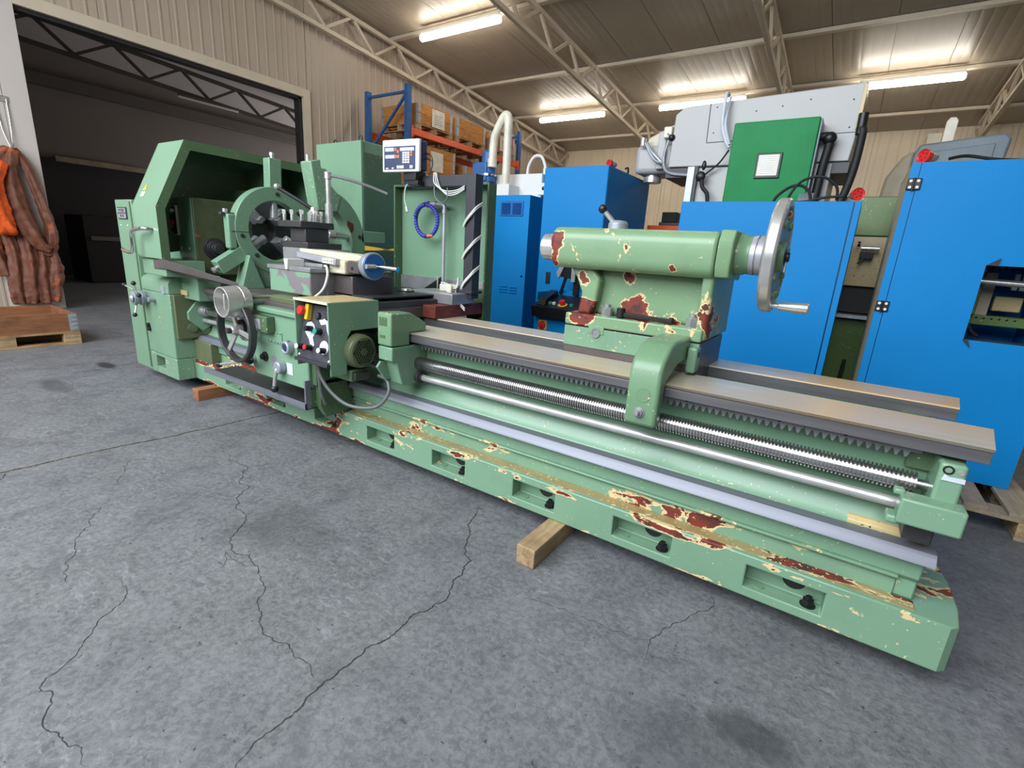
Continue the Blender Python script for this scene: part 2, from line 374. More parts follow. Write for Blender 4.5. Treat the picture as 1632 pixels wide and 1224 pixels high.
def text(name, s, size, org, right, upv, mat, parent, ext=.0006, align='CENTER'):
    cu = bpy.data.curves.new(name, 'FONT'); cu.body = s; cu.size = size; cu.extrude = ext; cu.align_x = align; cu.align_y = 'CENTER'
    tmp = bpy.data.objects.new('t', cu); COL.objects.link(tmp); bpy.context.view_layer.update()
    me = bpy.data.meshes.new_from_object(tmp.evaluated_get(bpy.context.evaluated_depsgraph_get()))
    bpy.data.objects.remove(tmp)
    r = Vector(right).normalized(); u = Vector(upv).normalized(); n = r.cross(u)
    O = Vector(parent['_o'])
    me.transform(Matrix(((r.x, u.x, n.x, org[0]-O.x), (r.y, u.y, n.y, org[1]-O.y), (r.z, u.z, n.z, org[2]-O.z), (0, 0, 0, 1))))
    me.materials.clear(); me.materials.append(M[mat])
    o = bpy.data.objects.new(name, me); COL.objects.link(o); o.parent = parent; o['_o'] = tuple(O); return o
def copy_tree(root, loc, label=None):
    r = root.copy(); COL.objects.link(r); r.location = loc
    if label: r['label'] = label
    for ch in list(root.children):
        c = ch.copy(); COL.objects.link(c); c.parent = r
        for g in list(ch.children):
            d = g.copy(); COL.objects.link(d); d.parent = c
    return r

# ================================================================== SETTING
zr = lambda y: 6.74-.083*y
zt = lambda y: 6.62-.083*y
zb = lambda y: 6.12-.085*y
YB = 18.3; XW = -10.2; XR = 10.2
fl = MB().box(-18, XR+.3, -5.6, YB+.3, -.2, 0).obj('floor', 'floor', kind='structure')
M['crack'] = simple('dark_crack', srgb(52, 50, 48), .9); M['crumb'] = simple('crumbled_joint', srgb(120, 110, 98), .9, 0, .5, 90)
CRK = {
    'A': [(-3.497, 0.41), (-3.509, 0.458), (-3.499, 0.604), (-3.497, 0.765), (-3.471, 1.047), (-3.445, 1.338), (-3.423, 1.613), (-3.414, 1.91)],
    'B': [(-1.028, 0.39), (-1.034, 0.416), (-1.053, 0.466), (-1.054, 0.554), (-1.054, 0.602), (-1.07, 0.662), (-1.076, 0.698), (-1.077, 0.755), (-1.074, 0.825), (-1.067, 0.897), (-1.06, 1.003), (-1.07, 1.074), (-1.045, 1.164), (-1.029, 1.199), (-1.055, 1.246), (-1.075, 1.354), (-1.095, 1.39), (-1.105, 1.453), (-1.195, 1.51), (-1.236, 1.606), (-1.325, 1.752), (-1.364, 1.842), (-1.35, 1.906)],
    'C': [(-1.084, 0.698), (-1.178, 0.713), (-1.256, 0.709), (-1.292, 0.721), (-1.381, 0.696), (-1.461, 0.713), (-1.568, 0.768), (-1.758, 0.875), (-1.945, 0.86), (-2.05, 0.926), (-2.113, 1.009), (-2.25, 1.042), (-2.421, 1.195), (-2.53, 1.196), (-2.642, 1.307), (-2.824, 1.293), (-3.378, 1.386)],
    'D': [(-1.325, 0.201), (-1.391, 0.211), (-1.505, 0.177), (-1.591, 0.191), (-1.631, 0.21), (-1.696, 0.199), (-1.732, 0.253), (-1.776, 0.31), (-1.824, 0.355), (-1.893, 0.409), (-1.944, 0.489), (-1.998, 0.511), (-2.071, 0.511)],
    'E': [(-2.174, 0.391), (-2.29, 0.415), (-2.388, 0.466), (-2.517, 0.505), (-2.587, 0.575), (-2.8, 0.715)],
    'F': [(-3.292, 0.407), (-3.425, 0.454), (-3.539, 0.524)],
    'G': [(-2.93, 0.796), (-3.075, 0.866), (-3.231, 0.948)],
    'H': [(-0.248, 1.916), (-0.189, 1.853), (-0.234, 1.742), (-0.279, 1.644), (-0.321, 1.533), (-0.326, 1.467), (-0.316, 1.419), (-0.313, 1.375)],
    'I': [(-0.813, 1.395), (-0.691, 1.43), (-0.593, 1.448), (-0.496, 1.46), (-0.404, 1.471), (-0.334, 1.49)],
    'J': [(-1.758, 0.875), (-1.946, 0.842), (-1.857, 0.774), (-1.855, 0.745)],
    'K': [(-5.6, -.5), (-5.7, .6), (-5.62, 1.4), (-5.9, 2.6)], 'L': [(1.3, .4), (1.22, 1.6), (1.3, 3.0), (1.25, 4.0)]}
WID = {'A': .011, 'B': .0042, 'C': .0026, 'D': .0022, 'E': .0018, 'F': .003, 'G': .0016, 'H': .002, 'I': .0015, 'J': .0015, 'K': .003, 'L': .003}
rn = random.Random(3)
for k, pts in CRK.items():
    if k == 'A': pts = [(-3.52, -2.0)]+pts+[(-3.41, 2.8), (-3.45, 5.0)]
    P = [Vector((a, b, 0)) for a, b in pts]
    for it in range(4):
        Q = [P[0]]
        for a, b in zip(P, P[1:]):
            d = b-a; l = d.length
            if l > .012: Q.append((a+b)/2+Vector((-d.y, d.x, 0))*rn.uniform(-1, 1)*(.17 if k != 'A' else .05))
            Q.append(b)
        P = Q
    vs = []; n = len(P)
    for i, p in enumerate(P):
        d = (P[min(i+1, n-1)]-P[max(i-1, 0)]); nr = Vector((-d.y, d.x, 0)).normalized()
        e = min(1, 8*i/n, 8*(n-1-i)/n)+.15; a, b = WID[k]*.5*e*rn.uniform(.3, 1.5), WID[k]*.5*e*rn.uniform(.3, 1.5)
        vs += [p+nr*a, p-nr*b]
    if k == 'A':
        m = MB(); m.add([(q.x, q.y, .0006) for q in [p_ for i, p in enumerate(P) for p_ in (p+Vector((.011+rn.uniform(-.008, .009), 0, 0)), p-Vector((.011+rn.uniform(-.008, .009), 0, 0)))]], [(2*i, 2*i+1, 2*i+3, 2*i+2) for i in range(n-1)]); m.obj('crumbled_edge', 'crumb', fl)
    m = MB(); m.add([(q.x, q.y, .0012) for q in vs], [(2*i, 2*i+1, 2*i+3, 2*i+2) for i in range(n-1)]); m.obj('crack', 'crack', fl)

def wall(name, along, pos, a0, a1, zlo, zhi, mat, out, width=1.0, pitch=.25, skip=None, lowfn=None):
    """sheet wall: a root with ribbed panels one by one. along 'x' or 'y'; out = +-1 the side the ribs stand proud"""
    root = thing(name, None, None, (0, 0, 0), kind='structure')
    a = a0
    while a < a1-.01:
        b = min(a+width, a1); lo = zlo if lowfn is None else lowfn((a+b)/2)
        if lo is None: a = b; continue
        poly = [(a+.004, pos-out*.06), (a+.004, pos)]
        k = a+pitch/2
        while k < b-.03:
            poly += [(k-.02, pos), (k-.012, pos+out*.013), (k+.012, pos+out*.013), (k+.02, pos)]; k += pitch
        poly += [(b-.004, pos), (b-.004, pos-out*.06)]
        if along == 'y': poly = [(q, p) for p, q in poly]
        m = MB(); n = len(poly); hi = [zhi(q[1] if along == 'y' else pos) if callable(zhi) else zhi for q in poly]
        vs = [(p, q, lo) for p, q in poly]+[(p, q, h) for (p, q), h in zip(poly, hi)]
        m.add(vs, [tuple(range(n)), tuple(range(2*n-1, n-1, -1))]+[(i, i+n, (i+1) % n+n, (i+1) % n) for i in range(n)])
        m.obj('wall_panel', mat, root, smooth=10); a = b
    return root
DY0, DY1, DZ = 2.45, 6.82, 4.14
wl = None
for a0, a1, lo in ((-5.5, DY0-.02, 0), (DY0-.02, DY1+.12, DZ+.12), (DY1+.12, YB, 0)):
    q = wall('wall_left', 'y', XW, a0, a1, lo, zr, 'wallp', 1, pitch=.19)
    if wl is None: wl = q
    else:
        for c in list(q.children): c.parent = wl
        bpy.data.objects.remove(q)
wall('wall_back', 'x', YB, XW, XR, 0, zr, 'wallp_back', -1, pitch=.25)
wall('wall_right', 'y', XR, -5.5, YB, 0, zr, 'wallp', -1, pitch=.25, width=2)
# gate wall behind the photographer: piers and lintel round the tall opening
m = MB(); m.box(XW, -9, -5.6, -5.5, 0, zr(-5.5)); m.box(1.2, XR, -5.6, -5.5, 0, zr(-5.5)); m.box(-9, 1.2, -5.6, -5.5, 4.9, zr(-5.5)); m.obj('wall_front', 'wallp', kind='structure')
# door casing in the left wall
t = thing('door_1', None, None, (XW, DY0, 0), kind='structure')
MB().box(XW-.02, XW+.05, DY0-.62, DY0-.28, 0, DZ+.16).obj('casing', 'trim', t, .004)
MB().box(XW-.02, XW+.045, DY0-.275, DY0, 0, DZ+.16).obj('casing', 'trim', t, .004)
MB().box(XW-.02, XW+.05, DY0, DY1+.16, DZ, DZ+.16).obj('casing', 'trussp', t, .004)
MB().box(XW-.02, XW+.05, DY1, DY1+.16, 0, DZ).obj('casing', 'trussp', t, .004)
MB().box(XW-.20, XW-.02, DY1-.07, DY1-.0, 0, DZ).obj('jamb', 'dark', t, .003)
MB().box(XW-.20, XW-.02, DY0, DY1, DZ-.05, DZ+.01).obj('jamb', 'dark', t, .003)
m = MB(); m.box(XW+.052, XW+.06, DY0-.60, DY0-.585, .1, 4.1); m.obj('joint', 'beige', t)
# roof: sheets running down the slope, one by one
root = thing('ceiling', None, None, (0, 0, 0), kind='structure')
x = XW
while x < XR-.01:
    for ya, yb in ((-5.6, 3.2), (3.2, 10.8), (10.8, YB+.2)):
        m = MB()
        prof = []; k = x+.004
        while k < x+1.0-.02:
            prof += [(k, 0), (k+.15, 0), (k+.158, .003), (k+.166, 0)]; k += .1665
        prof = [p for p in prof if p[0] < x+.996]+[(x+.996, 0)]
        n = len(prof)
        vs = [(p, ya, zr(ya)+q) for p, q in prof]+[(p, yb, zr(yb)+q) for p, q in prof]
        vs += [(x+.996, ya, zr(ya)+.08), (x+.996, yb, zr(yb)+.08), (x+.004, ya, zr(ya)+.08), (x+.004, yb, zr(yb)+.08)]
        fs = [(i, i+1, n+i+1, n+i) for i in range(n-1)]+[(2*n, 2*n+1, 2*n+3, 2*n+2)]
        m.add(vs, fs); m.obj('roof_panel', 'roofp', root, smooth=50)
    x += 1.0
m = MB(); m.add([(-18, -5.6, zr(-5.6)+.1), (XR+.3, -5.6, zr(-5.6)+.1), (XR+.3, YB+.3, zr(YB+.3)+.1), (-18, YB+.3, zr(YB+.3)+.1), (-18, -5.6, zr(-5.6)+.2), (XR+.3, -5.6, zr(-5.6)+.2), (XR+.3, YB+.3, zr(YB+.3)+.2), (-18, YB+.3, zr(YB+.3)+.2)],
             [(0, 3, 2, 1), (4, 5, 6, 7), (0, 1, 5, 4), (1, 2, 6, 5), (2, 3, 7, 6), (3, 0, 4, 7)]); m.obj('roof_deck', 'wallp2', root)
# side hall seen through the door
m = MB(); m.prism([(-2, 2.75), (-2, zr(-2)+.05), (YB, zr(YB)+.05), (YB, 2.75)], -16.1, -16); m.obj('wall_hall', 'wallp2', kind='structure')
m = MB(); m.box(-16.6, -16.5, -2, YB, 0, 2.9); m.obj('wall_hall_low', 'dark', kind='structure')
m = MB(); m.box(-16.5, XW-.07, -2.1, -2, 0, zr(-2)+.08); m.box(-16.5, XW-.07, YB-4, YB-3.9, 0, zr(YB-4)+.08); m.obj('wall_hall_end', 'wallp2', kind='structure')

def truss(x, label, zbf, ztf, y0=-3.9, y1=17.75, pitch=1.27, ph=7.285, mat='trussp', w=.085, b=.055, group=None):
    t = thing('roof_truss', label, 'truss', (x, 0, 0))
    MB().bar((x, y0, zbf(y0)), (x, y1, zbf(y1)), w).obj('bottom_chord', mat, t, .006)
    MB().bar((x, y0, ztf(y0)), (x, y1, ztf(y1)), w).obj('top_chord', mat, t, .006)
    y = ph-pitch*9
    while y < y1-.1:
        if y > y0: MB().bar((x, y, zbf(y)+w*.4), (x, y+pitch*.5, ztf(y+pitch*.5)-w*.4), b).obj('brace', mat, t)
        if y-pitch*.45 > y0: MB().bar((x, y, zbf(y)+w*.4), (x, y-pitch*.42, ztf(y-pitch*.42)-w*.4), b).obj('brace', mat, t)
        y += pitch
    return t
for x, lb in ((-10.0, 'cream lattice roof truss running just inside the left wall above the pallet rack'),
              (-6.0, 'cream lattice roof truss passing over the tall blue cabinet, second truss from the left wall'),
              (-2.05, 'cream lattice roof truss seen nearly end on above the grey milling machine'),
              (1.95, 'cream lattice roof truss at the right edge above the blue cabinet with hinges')):
    truss(x, lb, zb, zt)
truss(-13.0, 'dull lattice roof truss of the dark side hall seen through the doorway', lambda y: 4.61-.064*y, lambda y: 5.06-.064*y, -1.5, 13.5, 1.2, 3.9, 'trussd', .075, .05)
names = {1: 'nearest ceiling purlin overhead carrying the front tube light', 2: 'cream ceiling purlin crossing above the middle, between both rows of tube lights', 3: 'cream ceiling purlin directly behind the rear row of tube lights', 4: 'cream ceiling purlin closest to the back wall'}
for i, y in enumerate((6.6, 9.15, 12.0, 14.45, 16.85)):
    p = MB(); z = zt(y)+.085
    p.box(XW, XR, y-.06, y+.06, z-.04, z+.03)
    o = p.obj('purlin', 'trussp', None, .004)
    tag(o, names[i] if i else 'foremost cream ceiling purlin above the top edge of the view', 'purlin')
def lamp(x0, x1, y, label):
    z = zt(y)-.06-.06; t = thing('tube_light', label, 'light', ((x0+x1)/2, y, z))
    MB().box(x0+.03, x1-.03, y-.05, y+.05, z+.03, z+.115).obj('housing', 'whitebox', t, .01)
    m = MB(); r = .07
    m.cyl((x0+.04, y, z), (x1-.04, y, z), r, n=16); m.sphere((x0+.04, y, z), r, 12, 6, (.5, 1, 1)); m.sphere((x1-.04, y, z), r, 12, 6, (.5, 1, 1))
    m.obj('diffuser', 'lamp', t)
    return t
lamp(-8.95, -6.75, 9.0, 'lit tube light highest in the view, between the two left roof trusses')
lamp(-9.0, -6.8, 14.3, 'lit tube light hanging over the pallet rack end, far left of the rear row')
lamp(-5.2, -3.0, 14.3, 'lit tube light partly hidden behind the grey milling machine')
lamp(-.7, 1.15, 14.3, 'lit tube light at far right behind the milling machine, rightmost of the rear row')
lamp(-3.6, -1.6, 6.8, 'lit tube light overhead at the top edge of the view, between purlins')
lamp(3.2, 5.4, 9.0, 'lit tube light out at the right side of the hall')
for (x, y, z) in ((-12.6, 5.2, 4.1), (-12.6, 8.3, 3.9)):
    pass
t = thing('unlit_tube_light', 'unlit tube light along the bottom chord of the dark side hall truss', 'light', (-12.9, 6.0, 4.10))
MB().box(-12.93, -12.88, 5.6, 6.9, 4.10, 4.14).obj('diffuser', 'whitebox', t, .01)
MB().box(-12.93, -12.88, 5.6, 6.9, 4.14, 4.19).obj('housing', 'trussd', t, .005)
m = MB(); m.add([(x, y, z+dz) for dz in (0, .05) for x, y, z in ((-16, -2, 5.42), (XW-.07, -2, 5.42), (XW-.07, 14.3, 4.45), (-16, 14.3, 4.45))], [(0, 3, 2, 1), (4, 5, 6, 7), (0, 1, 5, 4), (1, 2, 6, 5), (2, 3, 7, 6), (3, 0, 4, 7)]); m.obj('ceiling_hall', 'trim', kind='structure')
# dim things in the side hall
t = thing('steel_beam', 'grey roof edge beam crossing the side hall above its wall panels', 'beam', (-15.9, 2, 4.2))
MB().box(-15.99, -15.8, -1.9, 14, 4.25, 4.5).obj('beam', 'trussd', t, .01)
t = thing('fluorescent_strip', 'pale upright strip lamp standing in the dark hall behind the headstock cover', 'light', (-15.9, 5.9, 0))
MB().box(-15.95, -15.86, 7.2, 7.3, .95, 1.95).obj('tube', 'wallp', t, .01)
MB().box(-15.98, -15.82, 7.17, 7.33, 0, .95).obj('stand', 'dark', t, .01)
t = thing('dark_cabinet', 'dark machine cabinet in the unlit side hall', 'cabinet', (-14.8, 5, 0))
MB().box(-15.6, -14.4, 4.0, 6.2, 0, 1.5).obj('body', 'dark', t, .02); MB().box(-14.39, -14.36, 4.1, 6.1, .95, 1.05).obj('ledge', 'wallp2', t, .01)
t = thing('wall_timber', 'pale board fixed over the dark opening of the side hall', 'board', (-16, 5, 2.7))
MB().box(-15.99, -15.85, 4.1, 6.0, 2.68, 2.80).obj('board', 'wood_grey', t, .005)

# ================================================================== PALLETS, RACK
def pallet(x0, y0, z0, lx, ly, label, mat='wood', matd='wood_y', group=None, deck_along='x', nd=5):
    """euro pallet; deck boards run along deck_along"""
    t = thing('pallet', label, 'pallet', (x0+lx/2, y0+ly/2, z0), group)
    if deck_along == 'x':
        L_, W_ = lx, ly; T = lambda a0, a1, b0, b1: (x0+a0, x0+a1, y0+b0, y0+b1)
    else:
        L_, W_ = ly, lx; T = lambda a0, a1, b0, b1: (x0+b0, x0+b1, y0+a0, y0+a1)
    bw = [.145, .1, .145, .1, .145] if nd == 5 else [.145, .1, .12, .145, .12, .1, .145]
    gap = (W_-sum(bw))/(len(bw)-1); p = 0
    for k, wd in enumerate(bw):
        a = T(0, L_, p, p+wd); MB().box(*a, z0+.122, z0+.144).obj('deck_board', matd if deck_along == 'y' else mat, t, .002); p += wd+gap
    other = mat if deck_along == 'y' else matd
    for q in (0, L_/2-.07, L_-.145):
        a = T(q, q+.145, 0, W_); MB().box(*a, z0+.1, z0+.122).obj('stringer_board', other, t, .002)
    for pb in (0, W_/2-.07, W_-.1):
        a = T(0, L_, pb, pb+.1); MB().box(*a, z0, z0+.022).obj('bottom_board', mat if deck_along == 'x' else matd, t, .002)
        for q in (0, L_/2-.07, L_-.145):
            a = T(q, q+.145, pb, pb+.1); MB().box(*a, z0+.022, z0+.1).obj('block', 'wood_blk', t, .003)
    return t
def collar(x0, y0, z0, lx, ly, label, mat='wood_red', n=1, group=None, inside=None):
    t = thing('pallet_collar', label, 'crate', (x0+lx/2, y0+ly/2, z0), group)
    for k in range(n):
        a, b = z0+.2*k, z0+.2*k+.197
        MB().box(x0, x0+lx, y0, y0+.02, a, b).obj('side_board', mat, t, .002)
        MB().box(x0, x0+lx, y0+ly-.02, y0+ly, a, b).obj('side_board', mat, t, .002)
        MB().box(x0, x0+.02, y0+.02, y0+ly-.02, a, b).obj('end_board', mat, t, .002)
        MB().box(x0+lx-.02, x0+lx, y0+.02, y0+ly-.02, a, b).obj('end_board', mat, t, .002)
        for cx in (x0, x0+lx):
            for cy in (y0, y0+ly):
                sx = 1 if cx > x0 else -1; sy = 1 if cy > y0 else -1
                m = MB(); m.box(*sorted((cx, cx+sx*.006)), *sorted((cy+sy*.004, cy-sy*.07)), a+.005, b-.005)
                m.box(*sorted((cx+sx*.004, cx-sx*.06)), *sorted((cy, cy+sy*.006)), a+.005, b-.005)
                for q in range(4): m.box(*sorted((cx+sx*.006, cx+sx*.012)), *sorted((cy-sy*.01, cy-sy*.05)), a+.02+.045*q, a+.035+.045*q)
                m.obj('corner_hinge', 'galv', t)
    return t
pallet(-7.85, .57, 0, .85, 1.2, 'worn wooden pallet on the floor under the wooden collar beside the doorway', deck_along='y')
collar(-7.84, .58, .144, .83, 1.18, 'reddish wooden pallet collar with steel corner hinges by the doorway', n=1)
MB().box(-7.8, -7.06, .62, 1.72, .147, .16).obj('base_sheet', 'wood_red', bpy.data.objects['pallet_collar'])
# sling bundle on the wall
def sling(name, pts, r, mat, label, grp=None, flat=.55):
    m = MB(); m.tube(pts, lambda t: r*(.92+.18*math.sin(6*t+r*50)), 24, 10, .16)
    for p in m.v: p.x = XW+.012+(p.x-XW-.012)*1.0
    o = m.obj(name, mat, grp)
    if label: o['label'] = label
    tx = bpy.data.textures.get('cloth_fold') or bpy.data.textures.new('cloth_fold', 'CLOUDS'); tx.noise_scale = .10; tx.noise_depth = 3
    s = o.modifiers.new('sub', 'SUBSURF'); s.levels = 1; s.render_levels = 1
    d = o.modifiers.new('fold', 'DISPLACE'); d.texture = tx; d.strength = .04; d.texture_coords = 'GLOBAL'
    return o
t = thing('wall_hook', 'steel hook on two wires holding the lifting slings on the left wall', 'hook', (XW+.02, 2.15, 2.2))
m = MB(); m.tube([(XW+.06, 2.08, 2.9), (XW+.08, 2.10, 2.5), (XW+.12, 2.14, 2.28)], .008); m.tube([(XW+.06, 2.2, 2.9), (XW+.08, 2.19, 2.5), (XW+.12, 2.16, 2.28)], .008)
m.tube([(XW+.02, 2.14, 2.28), (XW+.2, 2.14, 2.26), (XW+.26, 2.14, 2.32)], .014); m.box(XW-.0, XW+.062, 2.06, 2.22, 2.86, 2.94); m.obj('hook', 'steel', t)
xs = XW+.14
SL = [('fabric_br', [(0, 2.14, 2.24), (.02, 2.25, 2.05), (.03, 2.34, 1.6), (.04, 2.40, 1.15), (.05, 2.33, .88), (.06, 2.22, 1.0), (.04, 2.12, 1.5), (0, 2.09, 2.2)], .075, 'dirty brown sling loop hanging lowest to the right of the bundle'),
      ('fabric_br', [(.03, 2.14, 2.24), (.06, 2.05, 1.9), (.10, 2.07, 1.4), (.12, 2.20, 1.0), (.10, 2.32, .9)], .10, 'thick brown sling crossing the front of the hanging bundle'),
      ('fabric_br', [(0, 2.12, 2.24), (.02, 1.92, 2.0), (.04, 1.78, 1.5), (.03, 1.74, 1.0), (.04, 1.80, .5)], .10, 'brown sling hanging at the left of the bundle'),
      ('fabric_or', [(.14, 1.98, 2.05), (.20, 1.86, 1.75), (.22, 1.84, 1.4), (.18, 1.90, 1.15), (.14, 1.84, 1.4), (.12, 1.80, 1.8)], .10, 'clean bright orange sling loop among the dirty ones'),
      ('fabric_br', [(.03, 2.08, 1.2), (.06, 2.10, .8), (.05, 2.06, .3), (.05, 2.03, .1)], .10, 'brown sling tail hanging straight down behind the pallet'),
      ('fabric_br', [(.02, 2.22, 1.2), (.05, 2.24, .8), (.05, 2.20, .4), (.05, 2.18, .1)], .085, 'brown sling tail second from the right, reaching the pallet'),
      ('fabric_br', [(.03, 2.33, 1.1), (.06, 2.38, .75), (.05, 2.36, .55), (.05, 2.30, .12)], .075, 'brown sling tail nearest the doorway edge'),
      ('fabric_br', [(.04, 1.90, 1.2), (.06, 1.94, .8), (.05, 1.90, .3), (.05, 1.9, .1)], .085, 'brown sling tail at the left of the hanging bundle')]
sb_ = thing('lifting_sling_bundle', 'bundle of dirty brown lifting slings with one bright orange loop hanging beside the doorway', 'sling', (xs, 2.08, .05))
for mt, pts, r, lb in SL: sling('sling', [(xs+a, b, c) for a, b, c in pts], r, mt, lb if mt == 'fabric_or' else None, sb_)

# pallet rack along the left wall
rk = thing('pallet_rack', 'blue and orange pallet rack against the left wall', 'rack', (-9.2, 10.4, 0))
for x in (-8.62, -9.9):
    for y in (8.3, 12.65):
        MB().box(x-.05, x+.05, y-.06, y+.06, 0, (4.62 if x > -9 else 4.60)).obj('upright', 'blue_shelf', rk, .006)
        MB().box(x-.09, x+.09, y-.09, y+.09, 0, .012).obj('foot_plate', 'blue_shelf', rk)
for y in (8.3, 12.65):
    for z in (1.0, 2.2, 3.3, 4.48): MB().bar((-9.85, y, z), (-8.67, y, z), .05).obj('brace', 'blue_shelf', rk)
    for z0, z1 in ((1.05, 2.15), (2.25, 3.25), (3.35, 4.44)): MB().bar((-9.85, y, z0), (-8.67, y, z1), .045).obj('brace', 'blue_shelf', rk)
for x in (-8.58, -9.94):
    for z in (1.3, 2.5, 3.72):
        for ya, yb in ((8.36, 12.59),):
            b = MB().box(x-.03, x+.03, ya, yb, z-.07, z+.07).obj('beam', 'orange', rk, .01)
        for ya in (8.38, 12.57): MB().box(x-.045, x+.045, ya-.015, ya+.015, z-.13, z+.12).obj('beam_end', 'orange', rk, .004)
ps = 0
loads = [(8.55, 'wood_or', 2, 'orange-brown collar crate with a paper sheet, first on the top rack shelf'), (9.85, 'wood_or', 2, 'plain brown collar crate, second along the top rack shelf'),
         (11.2, 'wood_or', 2, 'brown collar crate behind the cream pipe, third along the top rack shelf')]
for i, (y, mt, n, lb) in enumerate(loads):
    pallet(-9.75, y, 3.79, 1.2, .85*1.35, ['pallet under the crate with the paper sheet on the top rack shelf', 'pallet under the second crate of the top rack shelf', 'pallet under the third crate of the top rack shelf'][i], deck_along='x')
    c = collar(-9.74, y+.01, 3.934, 1.18, 1.12, lb, mt, 2)
    if i in (0, 2):
        ww = .42 if i == 0 else .28
        MB().box(-8.54, -8.536, y+.42, y+.42+ww, 3.93, 4.30).obj('paper_sheet', 'paper', c)
        m = MB()
        for q in range(5): m.box(-8.5355, -8.534, y+.50, y+.50+ww*.6-.03*(q % 2), 4.0+.045*q, 4.008+.045*q)
        m.obj('print', 'ink', c)
for i, (y, lb, pl) in enumerate(((8.75, 'stacked collar crate with a paper sheet on the middle rack shelf', 'pallet under the crate of the middle rack shelf'), (10.2, 'small brown crate farther along the middle rack shelf', 'pallet under the farther crate of the middle shelf'))):
    pallet(-9.75, y, 2.57, 1.2, 1.1, pl, deck_along='x')
    c = collar(-9.74, y+.01, 2.714, 1.18, 1.06, lb, 'wood_or', 4 if i == 0 else 3)
    if i == 0: MB().box(-8.54, -8.536, y+.2, y+.62, 3.0, 3.42).obj('paper_sheet', 'paper', c)
    MB().box(-9.6, -8.7, y+.1, y+1.0, 2.716, 3.1).obj('load', 'wood_red', c, .02)

# ================================================================== THE LATHE
LT = thing('lathe', 'long green lathe with flaking paint, standing on squared timbers across the hall', 'lathe', (-2, 2.2, .09))
YF = 1.838
# ---- base with pockets
PK = [(-3.95, -3.72), (-3.36, -3.12), (-2.78, -2.545), (-2.25, -2.01), (-1.71, -1.475), (-1.168, -.932), (-.64, -.385), (-.105, .150)]
BT = .262; P0, P1 = .128, .222
yb_ = YF+.08
xs_ = [-4.43]+[q for p in PK for q in p]+[.475]
crv = [(.497, YF+.02), (.510, YF+.13), (.505, YF+.3), (.47, YF+.5), (.40, YF+.66), (.30, YF+.76), (.2, 2.62), (-4.43, 2.62)]
zs_ = [.09, P0, P1, BT]; m = MB(); V = {}; VL = []
def vi(x, y, z):
    k = (round(x, 4), round(y, 4), round(z, 4))
    if k not in V: V[k] = len(VL); VL.append((x, y, z))
    return V[k]
FS = []
for i in range(len(xs_)-1):
    a, b = xs_[i], xs_[i+1]
    for j in range(3):
        z0, z1 = zs_[j], zs_[j+1]
        if i % 2 == 1 and j == 1:
            for q in (((a, YF, z0), (b, YF, z0), (b, yb_, z0), (a, yb_, z0)), ((a, YF, z1), (a, yb_, z1), (b, yb_, z1), (b, YF, z1)), ((a, YF, z0), (a, yb_, z0), (a, yb_, z1), (a, YF, z1)), ((b, YF, z0), (b, YF, z1), (b, yb_, z1), (b, yb_, z0)), ((a, yb_, z0), (b, yb_, z0), (b, yb_, z1), (a, yb_, z1))): FS.append(tuple(vi(*p) for p in q))
        else: FS.append((vi(a, YF, z0), vi(b, YF, z0), vi(b, YF, z1), vi(a, YF, z1)))
out_ = [(x, YF) for x in xs_]+crv; n_o = len(out_)
FS.append(tuple(vi(x, y, BT) for x, y in out_)); FS.append(tuple(vi(x, y, .09) for x, y in reversed(out_)))
for k in range(len(xs_)-1, n_o):
    (x0, y0), (x1, y1) = out_[k], out_[(k+1) % n_o]
    za = [.09, P0, P1, BT] if k == len(xs_)-1 else [.09, BT]; zb_ = [.09, P0, P1, BT] if k == n_o-1 else [.09, BT]
    FS.append(tuple([vi(x0, y0, z) for z in za]+[vi(x1, y1, z) for z in reversed(zb_)]))
m.add(VL, FS)
base = m.obj('base', 'green_base', LT, .005, ang=50)
MB().prism([(YF+.022, BT-.001), (YF+.022, BT+.003), (1.916, BT+.003), (1.916, BT-.001)], -4.1, .385, 'x').obj('gutter', 'gutter', LT)
# raised rim and gutter on the top of the base
for a, b in PK:
    MB().rev(((a+b)/2+.03, yb_-.0005, .190), (0, -1, 0), [(0, .040), (.002, .040), (.002, .037), (.001, .037), (.001, 0)], 24).obj('pocket_hole', 'black', base)
    MB().rev((a+.05, YF+.045, P0), (0, 0, 1), [(0, .020), (.003, .020), (.003, .017)], 14).obj('bolt_boss', 'green_clamp', base)
    t = MB(); t.rev((b-.042, YF+.042, P0), (0, 0, 1), [(0, .026), (.004, .026), (.004, .0)], 16); t.rev((b-.042, YF+.042, P0+.004), (0, 0, 1), [(0, .020), (.02, .020), (.02, .012), (.032, .012)], 6)
    t.obj('levelling_screw', 'black_iron', base)
# ---- bed
bed_poly = [(1.92, BT), (1.92, .335), (1.905, .345), (1.90, .428), (1.938, .430), (1.938, .462), (1.968, .49), (1.985, .54), (1.987, .735), (1.955, .792), (2.13, .792), (2.13, .70), (2.39, .70), (2.39, .79), (2.50, .79), (2.47, .735), (2.47, .54), (2.53, .45), (2.56, .43), (2.56, BT)]
MB().prism(bed_poly, -4.45, .385, 'x').obj('bed', 'green_bed', LT, .006)
MB().prism([(1.915, BT), (1.915, .325), (1.895, .335), (1.895, .345), (1.94, .345), (1.94, BT)], -4.0, .33, 'x').obj('bed_foot', 'green_base', LT, .004)
MB().prism([(1.859, .424), (1.862, .432), (1.886, .459), (1.94, .461), (1.94, .424)], -4.45, .402, 'x').obj('steel_ledge', 'strip', LT)
MB().prism([(1.94, .4615), (1.941, .474), (1.956, .487), (1.98, .49), (1.98, .4615)], .16, .386, 'x').obj('bare_filler', 'creamy', LT, .002)
